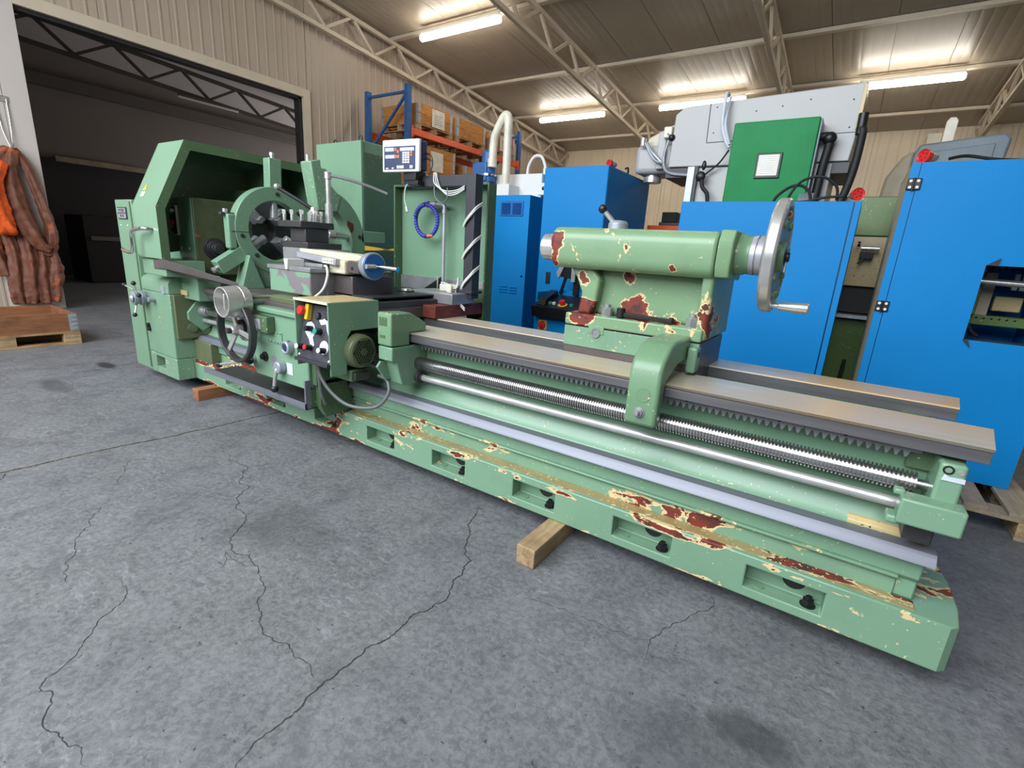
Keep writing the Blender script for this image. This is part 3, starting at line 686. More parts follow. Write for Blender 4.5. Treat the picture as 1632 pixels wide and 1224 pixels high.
fwy = MB().prism([(1.857, .840), (1.872, .826), (2.13, .826), (2.13, .840)], -4.3, .442, 'x').obj('front_way', 'way', LT, .001, 1)
MB().prism([(1.874, .8265), (1.865, .822), (1.865, .790), (2.13, .790), (2.13, .8265)], -4.3, .440, 'x').obj('way_lip', 'way_lip', fwy, .001, 1)
rwy = MB().prism([(2.390, .840), (2.386, .835), (2.60, .835), (2.60, .840)], -4.3, .445, 'x').obj('rear_way', 'way', LT)
MB().prism([(2.386, .8355), (2.386, .788), (2.60, .788), (2.60, .8355)], -4.3, .444, 'x').obj('way_lip', 'way_lip', rwy, .001, 1)
for o_, y_, k_ in ((fwy, 1.857, .16), (fwy.children[0], 1.857, .16), (rwy, 2.39, .13), (rwy.children[0], 2.39, .13)):   # the way ends are sawn a little out of square
    for v_ in o_.data.vertices:
        if v_.co.x > 0: v_.co.x += (v_.co.y+2.2-y_)*k_-(.008 if o_ in (rwy, rwy.children[0]) else 0)
# rack in sections
def rack(x0, x1):
    p = .0251; pts = [(x0, .790)]; zt_, zl = .762, .742; x = x0
    while x+p <= x1+.001:
        pts += [(x+.001, zt_), (x+.008, zl), (x+.0135, zl), (x+.0205, zt_)]; x += p
    pts += [(x1, zt_), (x1, .790)]
    m = MB(); m.prism([(a, b) for a, b in pts], 1.932, 1.955, 'y'); r = m.obj('rack_section', 'rack', LT, smooth=5)
    hx = x0+.12
    while hx < x1-.05:
        MB().rev((hx, 1.9315, .775), (0, 1, 0), [(0, .008), (.002, .008)], 12).obj('screw_hole', 'black', r)
        MB().rev((hx+.06, 1.9315, .777), (0, 1, 0), [(0, .004), (.002, .004)], 8).obj('pin', 'steel', r); hx += .33
for a, b in ((-2.12, -1.34), (-1.337, -.56), (-.557, -.028), (-.025, .30)): rack(a, b)
# lead screw, smooth part and thread
m = MB(); prof = [(0, .027)]; m.rev((-4.6, 1.92, .667), (1, 0, 0), [(0, .027), (2.66, .027)], 20)
x = -1.94; P = []
while x < .30:
    P += [(x, .0265), (x+.0045, .0265), (x+.0055, .036), (x+.0105, .036)]; x += .0115
P += [(x, .0285), (x, .016), (x+.06, .016)]
m.rev((0, 1.92, .667), (1, 0, 0), P, 24); m.obj('lead_screw', 'screw', LT, smooth=25)
m = MB(); m.cyl((-4.62, 1.92, .587), (.30, 1.92, .587), .0185, n=20); m.rev((-2.03, 1.92, .587), (1, 0, 0), [(0, .03), (.03, .03), (.03, .024), (.05, .024)], 16); m.rev((-4.5, 1.92, .587), (1, 0, 0), [(0, .024), (.09, .024)], 16)
m.obj('feed_rod', 'steel', LT)
m = MB(); m.rev((-4.385, 1.92, .667), (1, 0, 0), [(0, .045), (.05, .045), (.055, .036), (.10, .036)], 20); m.obj('shaft_bearing', 'steel_mid', LT, .002)
# end bracket
m = MB(); m.box(.335, .40, 1.845, 2.0, .56, .775); m.box(.325, .398, 1.84, 1.9, .60, .63); b = m.obj('end_bracket', 'green', LT, .010, 3)
MB().box(.262, .418, 1.785, 1.862, .572, .655).obj('bracket_cover', 'green', b, .007, 3)
MB().box(.245, .275, 1.83, 1.862, .645, .665).obj('cover_lug', 'green', b, .006); MB().box(.240, .275, 1.80, 1.862, .560, .585).obj('cover_lug', 'green', b, .006)
MB().rev((.356, 1.8455, .755), (0, -1, 0), [(0, .014), (.002, .014), (.002, .009), (-.004, .009)], 16).obj('socket_screw', 'black_iron', b)
MB().rev((.385, 1.8455, .753), (0, -1, 0), [(0, .009), (.003, .008)], 12).obj('dowel', 'steel', b)
MB().prism([(.350, .742), (.362, .735), (.398, .737), (.399, .722), (.345, .722)], 1.842, 1.8455, 'y').obj('bare_patch', 'smear', b)
MB().box(.30, .375, 1.87, 1.97, .49, .565).obj('stop_block', 'steel_dark', LT, .004)
MB().box(.27, .36, 1.96, 2.40, .70, .79).obj('end_web', 'green_dark', LT, .004)
MB().box(.345, .405, 1.93, 2.1, .755, .792).obj('way_support', 'steel_dark', LT, .003)

# ---- headstock
HX = -4.43
m = MB(); m.box(-4.93, HX, 1.70, 2.75, .272, .80)
h1 = m.obj('gearbox', 'green', LT, .008)
MB().prism([(1.70, .801), (1.70, .885), (1.715, .91), (1.80, .955), (2.7, .955), (2.7, .801)], -4.93, HX, 'x').obj('gearbox_top', 'green', LT, .006)
# foot with its pocket
m = MB(); fx = [(-4.83, -4.66)]
m.box(-4.93, -4.83, 1.70, 1.83, .092, .270); m.box(-4.66, HX, 1.70, 1.83, .092, .270); m.box(-4.83, -4.66, 1.70, 1.83, .092, .150); m.box(-4.83, -4.66, 1.70, 1.83, .245, .270); m.box(-4.93, HX, 1.83, 2.7, .092, .270)
m.obj('headstock_foot', 'green_worn', LT, .005)
m = MB(); m.box(-5.26, -4.932, 1.70, 2.70, .095, 1.515); g = m.obj('gear_cover', 'green_clean', LT, .008)
MB().box(-4.96, -4.938, 1.696, 1.70, .12, 1.50).obj('door_joint', 'green_dark', g)
# name plate
n_ = MB().box(-5.205, -5.025, 1.692, 1.6995, 1.36, 1.455).obj('name_plate', 'black_metal', LT, .002)
MB().box(-5.196, -5.034, 1.690, 1.6925, 1.411, 1.447).obj('upper_field', 'plate', n_); MB().box(-5.190, -5.034, 1.690, 1.6925, 1.367, 1.403).obj('lower_field', 'plate', n_)
text('lettering', 'POTISJE', .034, (-5.115, 1.6895, 1.428), (1, 0, 0), (0, 0, 1), 'ink', n_); text('lettering', 'PA-45', .034, (-5.112, 1.6895, 1.385), (1, 0, 0), (0, 0, 1), 'ink', n_)
for dx in (-5.19, -5.05): MB().rev((dx, 1.70, 1.31), (0, -1, 0), [(0, .007), (.004, .005)], 10).obj('cover_screw', 'whitebox', LT)
# knobs and dial on gearbox front
k = MB(); k.rev((-4.86, 1.70, .735), (0, -1, 0), [(0, .05), (.02, .05), (.022, .062), (.05, .062), (.055, .045), (.07, .045), (.072, .055), (.10, .055), (.108, .03), (.10, .0)], 28); k = k.obj('selector_dial', 'alu', LT, .002)
MB().rev((-4.84, 1.585, .735), (0, -1, 0), [(0, .03), (.012, .018), (.014, 0)], 20).obj('dial_cap', 'steel', k)
for a, b in (((-4.88, 1.62, .80), (-5.0, 1.60, .83)), ((-4.86, 1.62, .68), (-4.83, 1.59, .60)), ((-4.80, 1.62, .76), (-4.72, 1.60, .77)), ((-4.83, 1.62, .80), (-4.80, 1.6, .86))):
    MB().cyl(a, b, .007).obj('lever', 'steel', k); MB().sphere(b, .018).obj('ball_knob', 'black', k)
for x, z in ((-4.88, .50), (-4.87, .47)): MB().rev((x, 1.70, z), (0, -1, 0), [(0, .02), (.02, .018), (.022, 0)], 14).obj('plug', 'black', LT)
MB().rev((-4.70, 1.70, .735), (0, -1, 0), [(0, .02), (.05, .02), (.055, .0)], 14).obj('pilot_knob', 'alu', LT)
MB().box(-4.55, -4.49, 1.694, 1.70, .80, .86).obj('symbol_plate', 'plate', LT)
# right face of the gearbox: shaft housing cover
m = MB(); m.box(HX, HX+.03, 1.72, 2.02, .44, .80); m.obj('shaft_housing', 'green_dirty', LT, .006)
m = MB(); m.prism([(1.80, .60), (1.80, .66), (1.90, .78), (2.0, .78), (2.0, .55), (1.9, .5)], HX+.03, HX+.055, 'x'); m.obj('shaft_flange', 'green', LT, .006)
MB().rev((HX+.03, 1.83, .53), (1, 0, 0), [(0, .035), (.02, .035), (.022, 0)], 18).obj('housing_plug', 'green_dirty', LT)
MB().rev((HX+.03, 1.93, .50), (1, 0, 0), [(0, .035), (.02, .035), (.022, 0)], 18).obj('housing_plug', 'green_dirty', LT)
MB().box(-4.50, -4.16, 1.80, 1.98, .77, .965).obj('bridge_casting', 'green', LT, .008)
MB().box(-4.43, -4.32, 1.785, 1.80, .80, .84).obj('relief', 'creamy', LT, .003)
MB().box(HX-.01, -4.15, 1.84, 2.4, .09, .43).obj('pedestal', 'green_dirty', LT, .01)
# upper headstock
m = MB(); m.box(-5.2, -4.35, 1.905, 2.70, .956, 1.553); hs = m.obj('headstock', 'green_dirty', LT, .010)
MB().box(-5.2, -4.353, 1.893, 1.905, .96, 1.549).obj('front_cover', 'green_clean', hs, .003)
m = MB(); m.box(-4.68, -4.57, 1.873, 1.893, 1.26, 1.49); bp_ = m.obj('button_plate', 'whitebox', hs, .003)
MB().box(-4.673, -4.577, 1.869, 1.874, 1.268, 1.483).obj('plate_face', 'black', bp_)
for i, (x, z, c) in enumerate(((-4.55, 1.45, 'black'), (-4.50, 1.45, 'wbutton'), (-4.55, 1.40, 'black'), (-4.50, 1.40, 'black'), (-4.525, 1.36, 'red'), (-4.55, 1.30, 'wbutton'), (-4.50, 1.30, 'black'))):
    r = .024 if c == 'red' else .014
    MB().rev((x-.10, 1.869, z), (0, -1, 0), [(0, r), (.02, r), (.024, r*.6), (.024, 0)], 16).obj('push_button', c, bp_)
for x, z in ((-4.57, 1.16), (-4.44, 1.16)): MB().rev((x, 1.893, z), (0, -1, 0), [(0, .013), (.004, .012)], 12).obj('index_mark', 'smear', hs)
MB().rev((-4.47, 1.893, 1.04), (0, -1, 0), [(0, .05), (.03, .05), (.05, .04), (.055, 0)], 20).obj('speed_knob', 'alu', hs)
MB().rev((-4.35, 2.04, 1.17), (1, 0, 0), [(0, .085), (.02, .085), (.022, .065), (.05, .065), (.052, .045), (.09, .04), (.092, 0)], 26).obj('backgear_hub', 'steel_dark', hs, .002)
# spindle, face plate chuck with jaws
ch = MB().rev((-4.35, 2.36, 1.34), (1, 0, 0), [(0, .12), (.06, .12), (.06, .24), (.075, .25), (.185, .25), (.195, .24), (.195, .10), (.14, .08), (.14, 0)], 48).obj('chuck', 'steel_dark', LT, .002)
for k in range(4):
    an = PI/4+k*PI/2; c, s_ = math.cos(an), math.sin(an); P = lambda r, x: (x, 2.36+r*.8*c, 1.34+r*.8*s_)
    m = MB(); m.bar(P(.12, -4.13), P(.29, -4.13), .07, .05, (1, 0, 0)); m.bar(P(.13, -4.09), P(.24, -4.09), .06, .05, (1, 0, 0)); m.bar(P(.12, -4.05), P(.17, -4.05), .05, .05, (1, 0, 0))
    m.obj('chuck_jaw', 'steel_mid', ch, .003)
# guard hood over the chuck: bent sheet with a wide flange
hx0, hx1 = -4.62, -4.205
pr = [(1.598, 1.085), (1.598, 1.455), (1.83, 1.938), (2.92, 1.925), (2.92, 1.3)]
m = MB()
def sheet(mb, pr, x0, x1, th=.006):
    q = []
    for i, p in enumerate(pr):
        a = Vector(pr[max(i-1, 0)]); b = Vector(p); c = Vector(pr[min(i+1, len(pr)-1)])
        n1 = Vector((-(b-a).y, (b-a).x)); n2 = Vector((-(c-b).y, (c-b).x)); n = (n1.normalized() if n1.length else Vector((0, 0)))+(n2.normalized() if n2.length else Vector((0, 0)))
        q.append(b-n.normalized()*th)
    mb.prism([tuple(p) for p in pr]+[tuple(p) for p in reversed(q)], x0, x1, 'x')
sheet(m, pr, hx0, hx1)
hd = m.obj('chuck_guard', 'green_clean', LT, .002)
m = MB(); inn = [(1.655, 1.095), (1.655, 1.44), (1.865, 1.872), (2.86, 1.86), (2.86, 1.3)]
for i in range(4): m.prism([pr[i], pr[i+1], inn[i+1], inn[i]], hx1, hx1+.006, 'x')
m.obj('guard_flange', 'green_dark', hd)
m = MB(); m.prism([pr[0], pr[1], pr[2], pr[3], pr[4]], hx0-.006, hx0, 'x'); m.obj('guard_end', 'green_dark', hd)
# rear inner wall of the guard with its hinge tube
MB().box(hx0, hx1-.02, 2.5, 2.52, 1.5, 1.86).obj('inner_baffle', 'green_dark', hd, .003)
MB().box(-4.9, -4.22, 2.36, 2.40, 1.54, 1.66).obj('hinge_rail', 'green_dark', LT, .006)
MB().rev((-4.34, 2.30, 1.58), (1, 0, 0), [(0, .03), (.03, .03), (.032, .012), (.032, 0)], 14).obj('hinge_bolt', 'steel_dark', LT)
# warning sticker on the slope
sl = Vector((0, .232, .483)).normalized(); nn = Vector((0, -sl.z, sl.y))
c0 = Vector((-4.505, 1.598, 1.455))+sl*.13+nn*.0015
def slq(a, b): return c0+Vector((a, 0, 0))+sl*b
m = MB(); m.add([slq(-.028, .0), slq(.028, .0), slq(0, .058)]+[slq(-.028, .0)+nn*.001, slq(.028, .0)+nn*.001, slq(0, .058)+nn*.001], [(0, 1, 2), (3, 5, 4), (0, 3, 4, 1), (1, 4, 5, 2), (2, 5, 3, 0)]); m.obj('warning_triangle', 'yellow', hd)
m = MB(); m.add([slq(a, b)+nn*h for h in (0, .001) for a, b in ((-.032, -.05), (.026, -.05), (.026, -.012), (-.032, -.012))], [(0, 3, 2, 1), (4, 5, 6, 7), (0, 1, 5, 4), (1, 2, 6, 5), (2, 3, 7, 6), (3, 0, 4, 7)]); m.obj('sticker', 'paper', hd)
# bent guard handle
MB().tube([(-4.30, 1.60, 1.292), (-4.33, 1.545, 1.295), (-4.46, 1.535, 1.28), (-4.51, 1.535, 1.25), (-4.52, 1.535, 1.15), (-4.55, 1.53, 1.115), (-4.66, 1.53, 1.12), (-4.70, 1.53, 1.13)], .014, 12, 6).obj('guard_handle', 'chrome', hd)
# sloping dark chip deflector below the guard
m = MB(); m.add([(-4.42, 1.62, 1.075), (-4.42, 1.80, 1.0), (-3.66, 1.86, .955), (-4.2, 1.60, 1.09), (-4.42, 1.62, 1.0), (-4.42, 1.80, .95), (-3.66, 1.86, .925), (-4.2, 1.60, 1.02)], [(0, 3, 2, 1), (4, 5, 6, 7), (0, 1, 5, 4), (1, 2, 6, 5), (2, 3, 7, 6), (3, 0, 4, 7)])
m.obj('chip_deflector', 'castdark', LT, .003)
MB().box(-4.62, -4.22, 1.62, 1.90, .955, 1.075).obj('guard_seat', 'green', LT, .006)
# bed gap, slide under the rests
MB().box(-4.16, -3.3, 1.84, 2.62, .84, .875).obj('saddle_wing', 'castdark', LT, .004)
MB().box(-4.12, -3.55, 2.0, 2.5, .875, .90).obj('bridge_plate', 'steel_dark', LT, .004)

# ---- fixed steady rest
def arc(cy, cz, r, a0, a1, n): return [(cy+r*math.cos(math.radians(a0+(a1-a0)*i/n)), cz+r*math.sin(math.radians(a0+(a1-a0)*i/n))) for i in range(n+1)]
SX0, SX1 = -3.955, -3.86
cy, cz, ri, ro = 2.305, 1.337, .228, .335
s1 = MB().ring((SX0, cy, cz), (1, 0, 0), [(0, ri), (0, ro), (SX1-SX0, ro), (SX1-SX0, ri)], 56).obj('steady_rest', 'green', LT, .006, ang=50)
def arm(an, l0, l1, wd, dx=.088, nm='steady_arm', mt='green'):
    a = math.radians(an); d = Vector((0, math.cos(a), math.sin(a))); c = Vector(((SX0+SX1)/2, cy, cz))
    return MB().bar(c+d*l0, c+d*l1, wd, dx, (1, 0, 0)).obj(nm, mt, s1, .006)
arm(88, .30, .545, .10); arm(212, .29, .545, .105); arm(-30, .28, .50, .10)
for an in (88, 212, -30):
    a = math.radians(an); d = Vector((0, math.cos(a), math.sin(a))); c = Vector(((SX0+SX1)/2, cy, cz)); k = .54 if an > 0 else .5
    MB().cyl(c+d*.10, c+d*.25, .028).obj('support_finger', 'steel' if an != 212 else 'steel_mid', s1, .004)
    MB().cyl(c+d*(k), c+d*(k+.03), .014).obj('adjusting_screw', 'steel', s1, .002); MB().rev(c+d*(k+.028), d, [(0, .02), (.02, .02), (.022, .0)], 6).obj('screw_head', 'steel', s1)
m = MB(); m.prism([(1.965, .875), (2.045, 1.14), (2.12, 1.10), (2.30, 1.04), (2.50, 1.10), (2.60, .875)], SX0+.006, SX1-.007, 'x'); m.obj('rest_foot', 'green_worn', s1, .008)
m = MB(); m.prism([(1.955, .875), (2.04, 1.15), (2.06, 1.12), (2.15, .875)], SX1-.006, SX1+.05, 'x'); m.obj('foot_web', 'green', s1, .004)
m = MB(); m.box(SX0+.02, SX1-.004, 1.925, 1.985, 1.19, 1.44); m.obj('hinge_flange', 'green', s1, .012, 3)
MB().box(SX1-.001, SX1+.001, 1.945, 2.075, 1.315, 1.319).obj('split_line', 'black_metal', s1)
MB().cyl((SX0+.05, 1.93, 1.44), (SX0+.05, 1.93, 1.475), .016).obj('hinge_pin', 'steel', s1); MB().box(SX0+.03, SX1-.03, 1.89, 1.99, 1.425, 1.45).obj('clamp_block', 'steel_dark', s1, .004)
for y, z in ((2.32, 1.62), (2.02, 1.29), (2.12, 1.15), (2.49, 1.49)): MB().rev((SX1, y, z), (1, 0, 0), [(0, .015), (.008, .015), (.01, 0)], 12).obj('cap_screw', 'steel_dark', s1)

# ---- second, larger rest behind the tool post
TX0, TX1 = -3.367, -3.25
cy2, cz2 = 2.29, 1.285
a_ = arc(cy2, cz2, .378, -60, 95, 40); b_ = arc(cy2, cz2, .255, 95, -60, 40)
s2 = MB()
vs = []; fs = []
for xx in (TX0, TX1):
    for p, q in zip(a_, reversed(b_)): vs += [(xx, p[0], p[1]), (xx, q[0], q[1])]
nn_ = len(a_)*2
for i in range(len(a_)-1):
    j = 2*i; fs += [(j, j+2, j+3, j+1), (nn_+j, nn_+j+1, nn_+j+3, nn_+j+2), (j, nn_+j, nn_+j+2, j+2), (j+1, j+3, nn_+j+3, nn_+j+1)]
fs += [(0, 1, nn_+1, nn_), (nn_-2, 2*nn_-2, 2*nn_-1, nn_-1)]
s2.add(vs, fs); s2 = s2.obj('steady_ring', 'green', LT, .006, ang=50)
MB().prism([(2.26, 1.50), (2.21, 1.82), (2.29, 1.843), (2.297, 1.787), (2.34, 1.789), (2.36, 1.69), (2.46, 1.61), (2.42, 1.50)], TX0-.003, TX1+.004, 'x').obj('top_arm', 'green_worn', s2, .008)
MB().cyl((TX1-.06, 2.235, 1.82), (TX1-.06, 2.235, 1.865), .014).obj('top_screw', 'steel', s2)
MB().box(TX0, TX1, 2.64, 2.882, 1.294, 1.384).obj('side_lug', 'green', s2, .006)
MB().box(TX0, TX1, 2.40, 2.62, .84, 1.06).obj('ring_foot', 'green_dark', s2, .008)
MB().rev((TX1, 2.62, 1.335), (1, 0, 0), [(0, .016), (.008, .016), (.01, 0)], 12).obj('cap_screw', 'steel_dark', s2)
m = MB(); m.cyl((-3.30, 2.58, 1.335), (-3.30, 2.42, 1.335), .028, n=20); m.cyl((-3.30, 2.42, 1.335), (-3.30, 2.37, 1.335), .036, .026, n=20); m.obj('support_finger', 'steel', s2, .003)
MB().prism([(2.50, 1.42), (2.51, 1.45), (2.56, 1.43), (2.56, 1.38), (2.54, 1.36)], TX1-.001, TX1+.003, 'x').obj('bare_patch', 'redbrown', s2)

# ---- carriage (saddle)
cg = MB().box(-3.62, -2.30, 1.80, 2.62, .841, .915).obj('saddle', 'castdark', LT, .006)
MB().box(-3.30, -2.47, 1.66, 1.86, .85, .912).obj('saddle_front', 'castdark', cg, .006)
MB().box(-2.50, -2.19, 2.36, 2.86, .8415, .925).obj('saddle_rear', 'redbrown', cg, .005)
MB().box(-2.56, -2.17, 2.50, 2.74, .925, 1.0).obj('rear_block', 'steel_mid', cg, .006)
MB().box(-2.38, -2.27, 2.60, 2.70, 1.0, 1.05).obj('rear_nut_block', 'cream', cg, .008)
MB().box(-2.62, -2.52, 2.42, 2.54, .925, .99).obj('clamp_block', 'black_metal', cg, .004); MB().rev((-2.57, 2.47, .99), (0, 0, 1), [(0, .04), (.012, .036), (.015, 0)], 18).obj('cap', 'steel', cg)
MB().box(-2.92, -2.30, 1.86, 2.50, .915, .955).obj('cross_way', 'steel_dark', cg, .004)
MB().box(-2.86, -2.335, 1.97, 2.72, .972, .982).obj('way_cover', 'black_metal', cg, .001)
m = MB(); m.prism([(2.66, .982), (2.66, .99), (2.87, 1.085), (2.87, .982)], -2.60, -2.59, 'x'); m.obj('cover_gusset', 'black_metal', cg)
MB().cyl((-2.58, 2.80, .94), (-2.58, 2.80, 1.085), .006).obj('cover_stay', 'steel', cg)
MB().rev((-2.46, 2.03, .95), (0, 0, 1), [(0, .03), (.018, .028), (.02, 0)], 16).obj('oil_cap', 'plate', cg)
# cross slide
cs = MB().box(-3.14, -2.70, 1.80, 2.42, .956, 1.120).obj('cross_slide', 'castgreen', LT, .008)
MB().box(-3.155, -2.69, 1.795, 2.44, 1.10, 1.126).obj('slide_plate', 'steel_mid', cs, .003)
MB().box(-2.70, -2.52, 1.97, 2.30, .958, 1.09).obj('slide_side', 'castdark', cs, .006)
# compound / top slide
MB().box(-3.30, -2.98, 2.0, 2.32, 1.125, 1.235).obj('top_slide_body', 'steel_mid', cs, .004)
MB().box(-3.05, -2.47, 1.97, 2.20, 1.126, 1.18).obj('top_slide', 'steel_dark', cs, .006)
MB().prism([(-3.08, 1.235), (-3.08, 1.195), (-2.50, 1.180), (-2.43, 1.195), (-2.43, 1.21), (-2.50, 1.222)], 1.985, 2.12, 'y').obj('screw_guard', 'cream', cs, .008, 3)
MB().box(-2.70, -2.545, 1.935, 2.02, 1.10, 1.185).obj('guard_corner', 'cream', cs, .012, 3)
MB().box(-2.545, -2.44, 1.955, 2.12, 1.11, 1.185).obj('dial_bracket', 'castdark', cs, .006)
MB().rev((-2.50, 1.954, 1.14), (0, -1, 0), [(0, .012), (.001, .0)], 12).obj('screw_hole', 'black', cs)
hw = MB().rev((-2.455, 2.02, 1.162), (1, -.12, 0), [(0, .045), (.015, .062), (.04, .066), (.045, .078), (.09, .082), (.095, .076), (.095, 0)], 30).obj('dial_wheel', 'alu', cs, .002)
MB().rev((-2.363, 2.008, 1.162), (1, -.12, 0), [(0, .074), (.006, .072), (.007, 0)], 30).obj('wheel_face', 'blue_knob', hw)
MB().cyl((-2.355, 1.94, 1.162), (-2.355, 2.01, 1.162), .014).obj('crank_stub', 'steel', hw)
MB().tube([(-2.360, 2.01, 1.164), (-2.295, 2.02, 1.162), (-2.255, 2.03, 1.159), (-2.195, 2.04, 1.156)], lambda t: .007+.010*t, 12, 4).obj('crank_handle', 'chrome', hw)
# linear scale on the side
sc = MB().prism([(-2.99, 1.215), (-2.99, 1.180), (-2.60, 1.150), (-2.59, 1.152), (-2.59, 1.19)], 1.905, 1.94, 'y').obj('linear_scale', 'plate', cs, .003)
MB().box(-2.72, -2.61, 1.9035, 1.905, 1.160, 1.188).obj('scale_label', 'paper', sc)
m = MB()
for q in range(5): m.box(-2.715+.022*q, -2.712+.022*q, 1.9030, 1.9036, 1.162, 1.186)
m.box(-2.716, -2.614, 1.9030, 1.9036, 1.173, 1.175); m.obj('label_print', 'ink', sc)
MB().box(-2.95, -2.72, 1.90, 1.945, 1.128, 1.150).obj('reader_head', 'steel_mid', sc, .003)
MB().prism([(-2.945, 1.17), (-2.90, 1.17), (-2.91, 1.105), (-2.93, 1.105)], 1.785, 1.90, 'y').obj('scale_bracket', 'whitebox', sc, .002)
MB().tube([(-2.72, 1.92, 1.14), (-2.67, 1.90, 1.135), (-2.64, 1.88, 1.08), (-2.65, 1.85, 1.0), (-2.70, 1.80, .94), (-2.75, 1.78, .925)], .008, 10, 6).obj('scale_cable', 'cable', sc)
# tool post
tp = MB().box(-3.30, -3.01, 2.0, 2.27, 1.236, 1.275).obj('tool_post', 'steel_dark', LT, .004)
MB().box(-3.245, -3.07, 2.03, 2.21, 1.275, 1.368).obj('post_core', 'steel_dark', tp, .004)
MB().box(-3.325, -3.06, 1.99, 2.25, 1.368, 1.41).obj('top_plate', 'steel_dark', tp, .004)
MB().rev((-3.17, 2.17, 1.41), (0, 0, 1), [(0, .045), (.05, .045), (.055, .03), (.10, .022), (.105, 0)], 20).obj('clamp_nut', 'steel', tp, .002)
MB().tube([(-3.17, 2.17, 1.49), (-3.22, 2.13, 1.53), (-3.30, 2.08, 1.58), (-3.37, 2.03, 1.625)], .013, 10, 5).obj('clamp_lever', 'black_iron', tp); MB().sphere((-3.375, 2.03, 1.63), .022).obj('lever_ball', 'steel', tp)
for x, y in ((-3.29, 2.02), (-3.20, 2.02), (-3.09, 2.02), (-3.09, 2.09), (-3.09, 2.13), (-3.09, 2.17), (-3.30, 2.22)):
    m = MB(); m.cyl((x, y, 1.39), (x, y, 1.455), .010, n=10); m.rev((x, y, 1.45), (0, 0, 1), [(0, .015), (.03, .015), (.032, 0)], 4); m.obj('clamp_screw', 'steel', tp, .001)
# socket wrench left on the tool post
wr = thing('socket_wrench', 'tall bright socket wrench with a sloping bar, standing on the tool post', 'wrench', (-3.085, 2.23, 1.41))
m = MB(); m.cyl((-3.085, 2.23, 1.41), (-3.085, 2.23, 1.54), .026); m.cyl((-3.085, 2.23, 1.54), (-3.085, 2.23, 1.70), .018); m.cyl((-3.085, 2.23, 1.70), (-3.085, 2.23, 1.745), .024); m.obj('shaft', 'steel', wr, .002)
MB().tube([(-3.09, 2.21, 1.725), (-3.02, 2.30, 1.715), (-2.93, 2.42, 1.685), (-2.84, 2.54, 1.64)], .010, 8, 4).obj('tommy_bar', 'steel_mid', wr)

# ---- apron
AY = 1.62
ap = MB().prism([(-3.16, .85), (-3.10, .50), (-3.05, .435), (-2.50, .435), (-2.485, .47), (-2.485, .85)], AY, 1.80, 'y').obj('apron', 'green_clean', LT, .008)
MB().box(-3.14, -2.47, 1.60, 1.80, .85, .885).obj('apron_top', 'green', ap, .010, 3)
MB().box(-2.96, -2.80, 1.565, AY, .735, .835).obj('lubrication_box', 'green_dark', ap, .006)
MB().box(-2.93, -2.86, 1.560, 1.565, .755, .815).obj('data_plate', 'plate', ap)
cpn = MB().box(-2.88, -2.73, 1.614, AY, .672, .745).obj('cover_plate', 'green', ap, .002)
for x in (-2.87, -2.84, -2.80, -2.77, -2.74):
    for z in (.680, .737): MB().rev((x, 1.613, z), (0, -1, 0), [(0, .004), (.002, .003)], 8).obj('screw', 'black_iron', cpn)
kb = MB().rev((-2.655, AY, .672), (0, -1, 0), [(0, .042), (.035, .040), (.04, .034), (.04, .026), (.034, .026), (.034, 0)], 26).obj('feed_knob', 'alu', ap, .002)
MB().rev((-2.655, AY-.036, .672), (0, -1, 0), [(0, .022), (.003, 0)], 20).obj('knob_inset', 'navy', kb); MB().rev((-2.64, AY-.02, .715), (0, 0, 1), [(0, .008), (.002, 0)], 10).obj('pointer_hole', 'black', kb)
k2 = MB().rev((-2.745, AY, .535), (0, -1, 0), [(0, .04), (.04, .038), (.045, .030), (.045, 0)], 26).obj('half_nut_hub', 'alu', ap, .002)
MB().tube([(-2.745, AY-.03, .535), (-2.752, AY-.045, .50), (-2.765, AY-.05, .42)], .012, 10, 4).obj('lever', 'steel', k2); MB().sphere((-2.767, AY-.05, .40), .023).obj('ball_knob', 'black', k2)
MB().prism([(-2.86, .585), (-2.80, .60), (-2.77, .57), (-2.79, .50), (-2.84, .485), (-2.86, .52)], AY-.006, AY, 'y').obj('lever_plate', 'steel_mid', ap, .001)
MB().box(-2.70, -2.64, AY-.003, AY, .50, .57).obj('symbol_plate', 'smear', ap)
k3 = MB().rev((-3.07, AY, .53), (0, -1, 0), [(0, .03), (.03, .028), (.06, .024), (.065, 0)], 20).obj('clutch_hub', 'alu', ap, .002)
MB().tube([(-3.03, AY-.055, .535), (-2.99, AY-.06, .56), (-2.965, AY-.06, .62), (-2.955, AY-.05, .68), (-2.965, AY-.03, .73)], .011, 10, 5).obj('lever', 'steel', k3); MB().sphere((-3.02, AY-.058, .535), .026).obj('ball_knob', 'black', k3)
MB().tube([(-3.07, AY-.055, .525), (-3.20, AY-.075, .49), (-3.33, AY-.09, .46)], .010, 10, 4).obj('lever', 'steel', k3); MB().sphere((-3.34, AY-.092, .456), .020).obj('ball_knob', 'black', k3)
MB().rev((-2.93, AY, .57), (0, -1, 0), [(0, .03), (.01, .03), (.012, .018), (.03, .018)], 18).obj('ring_nut', 'black_iron', ap)
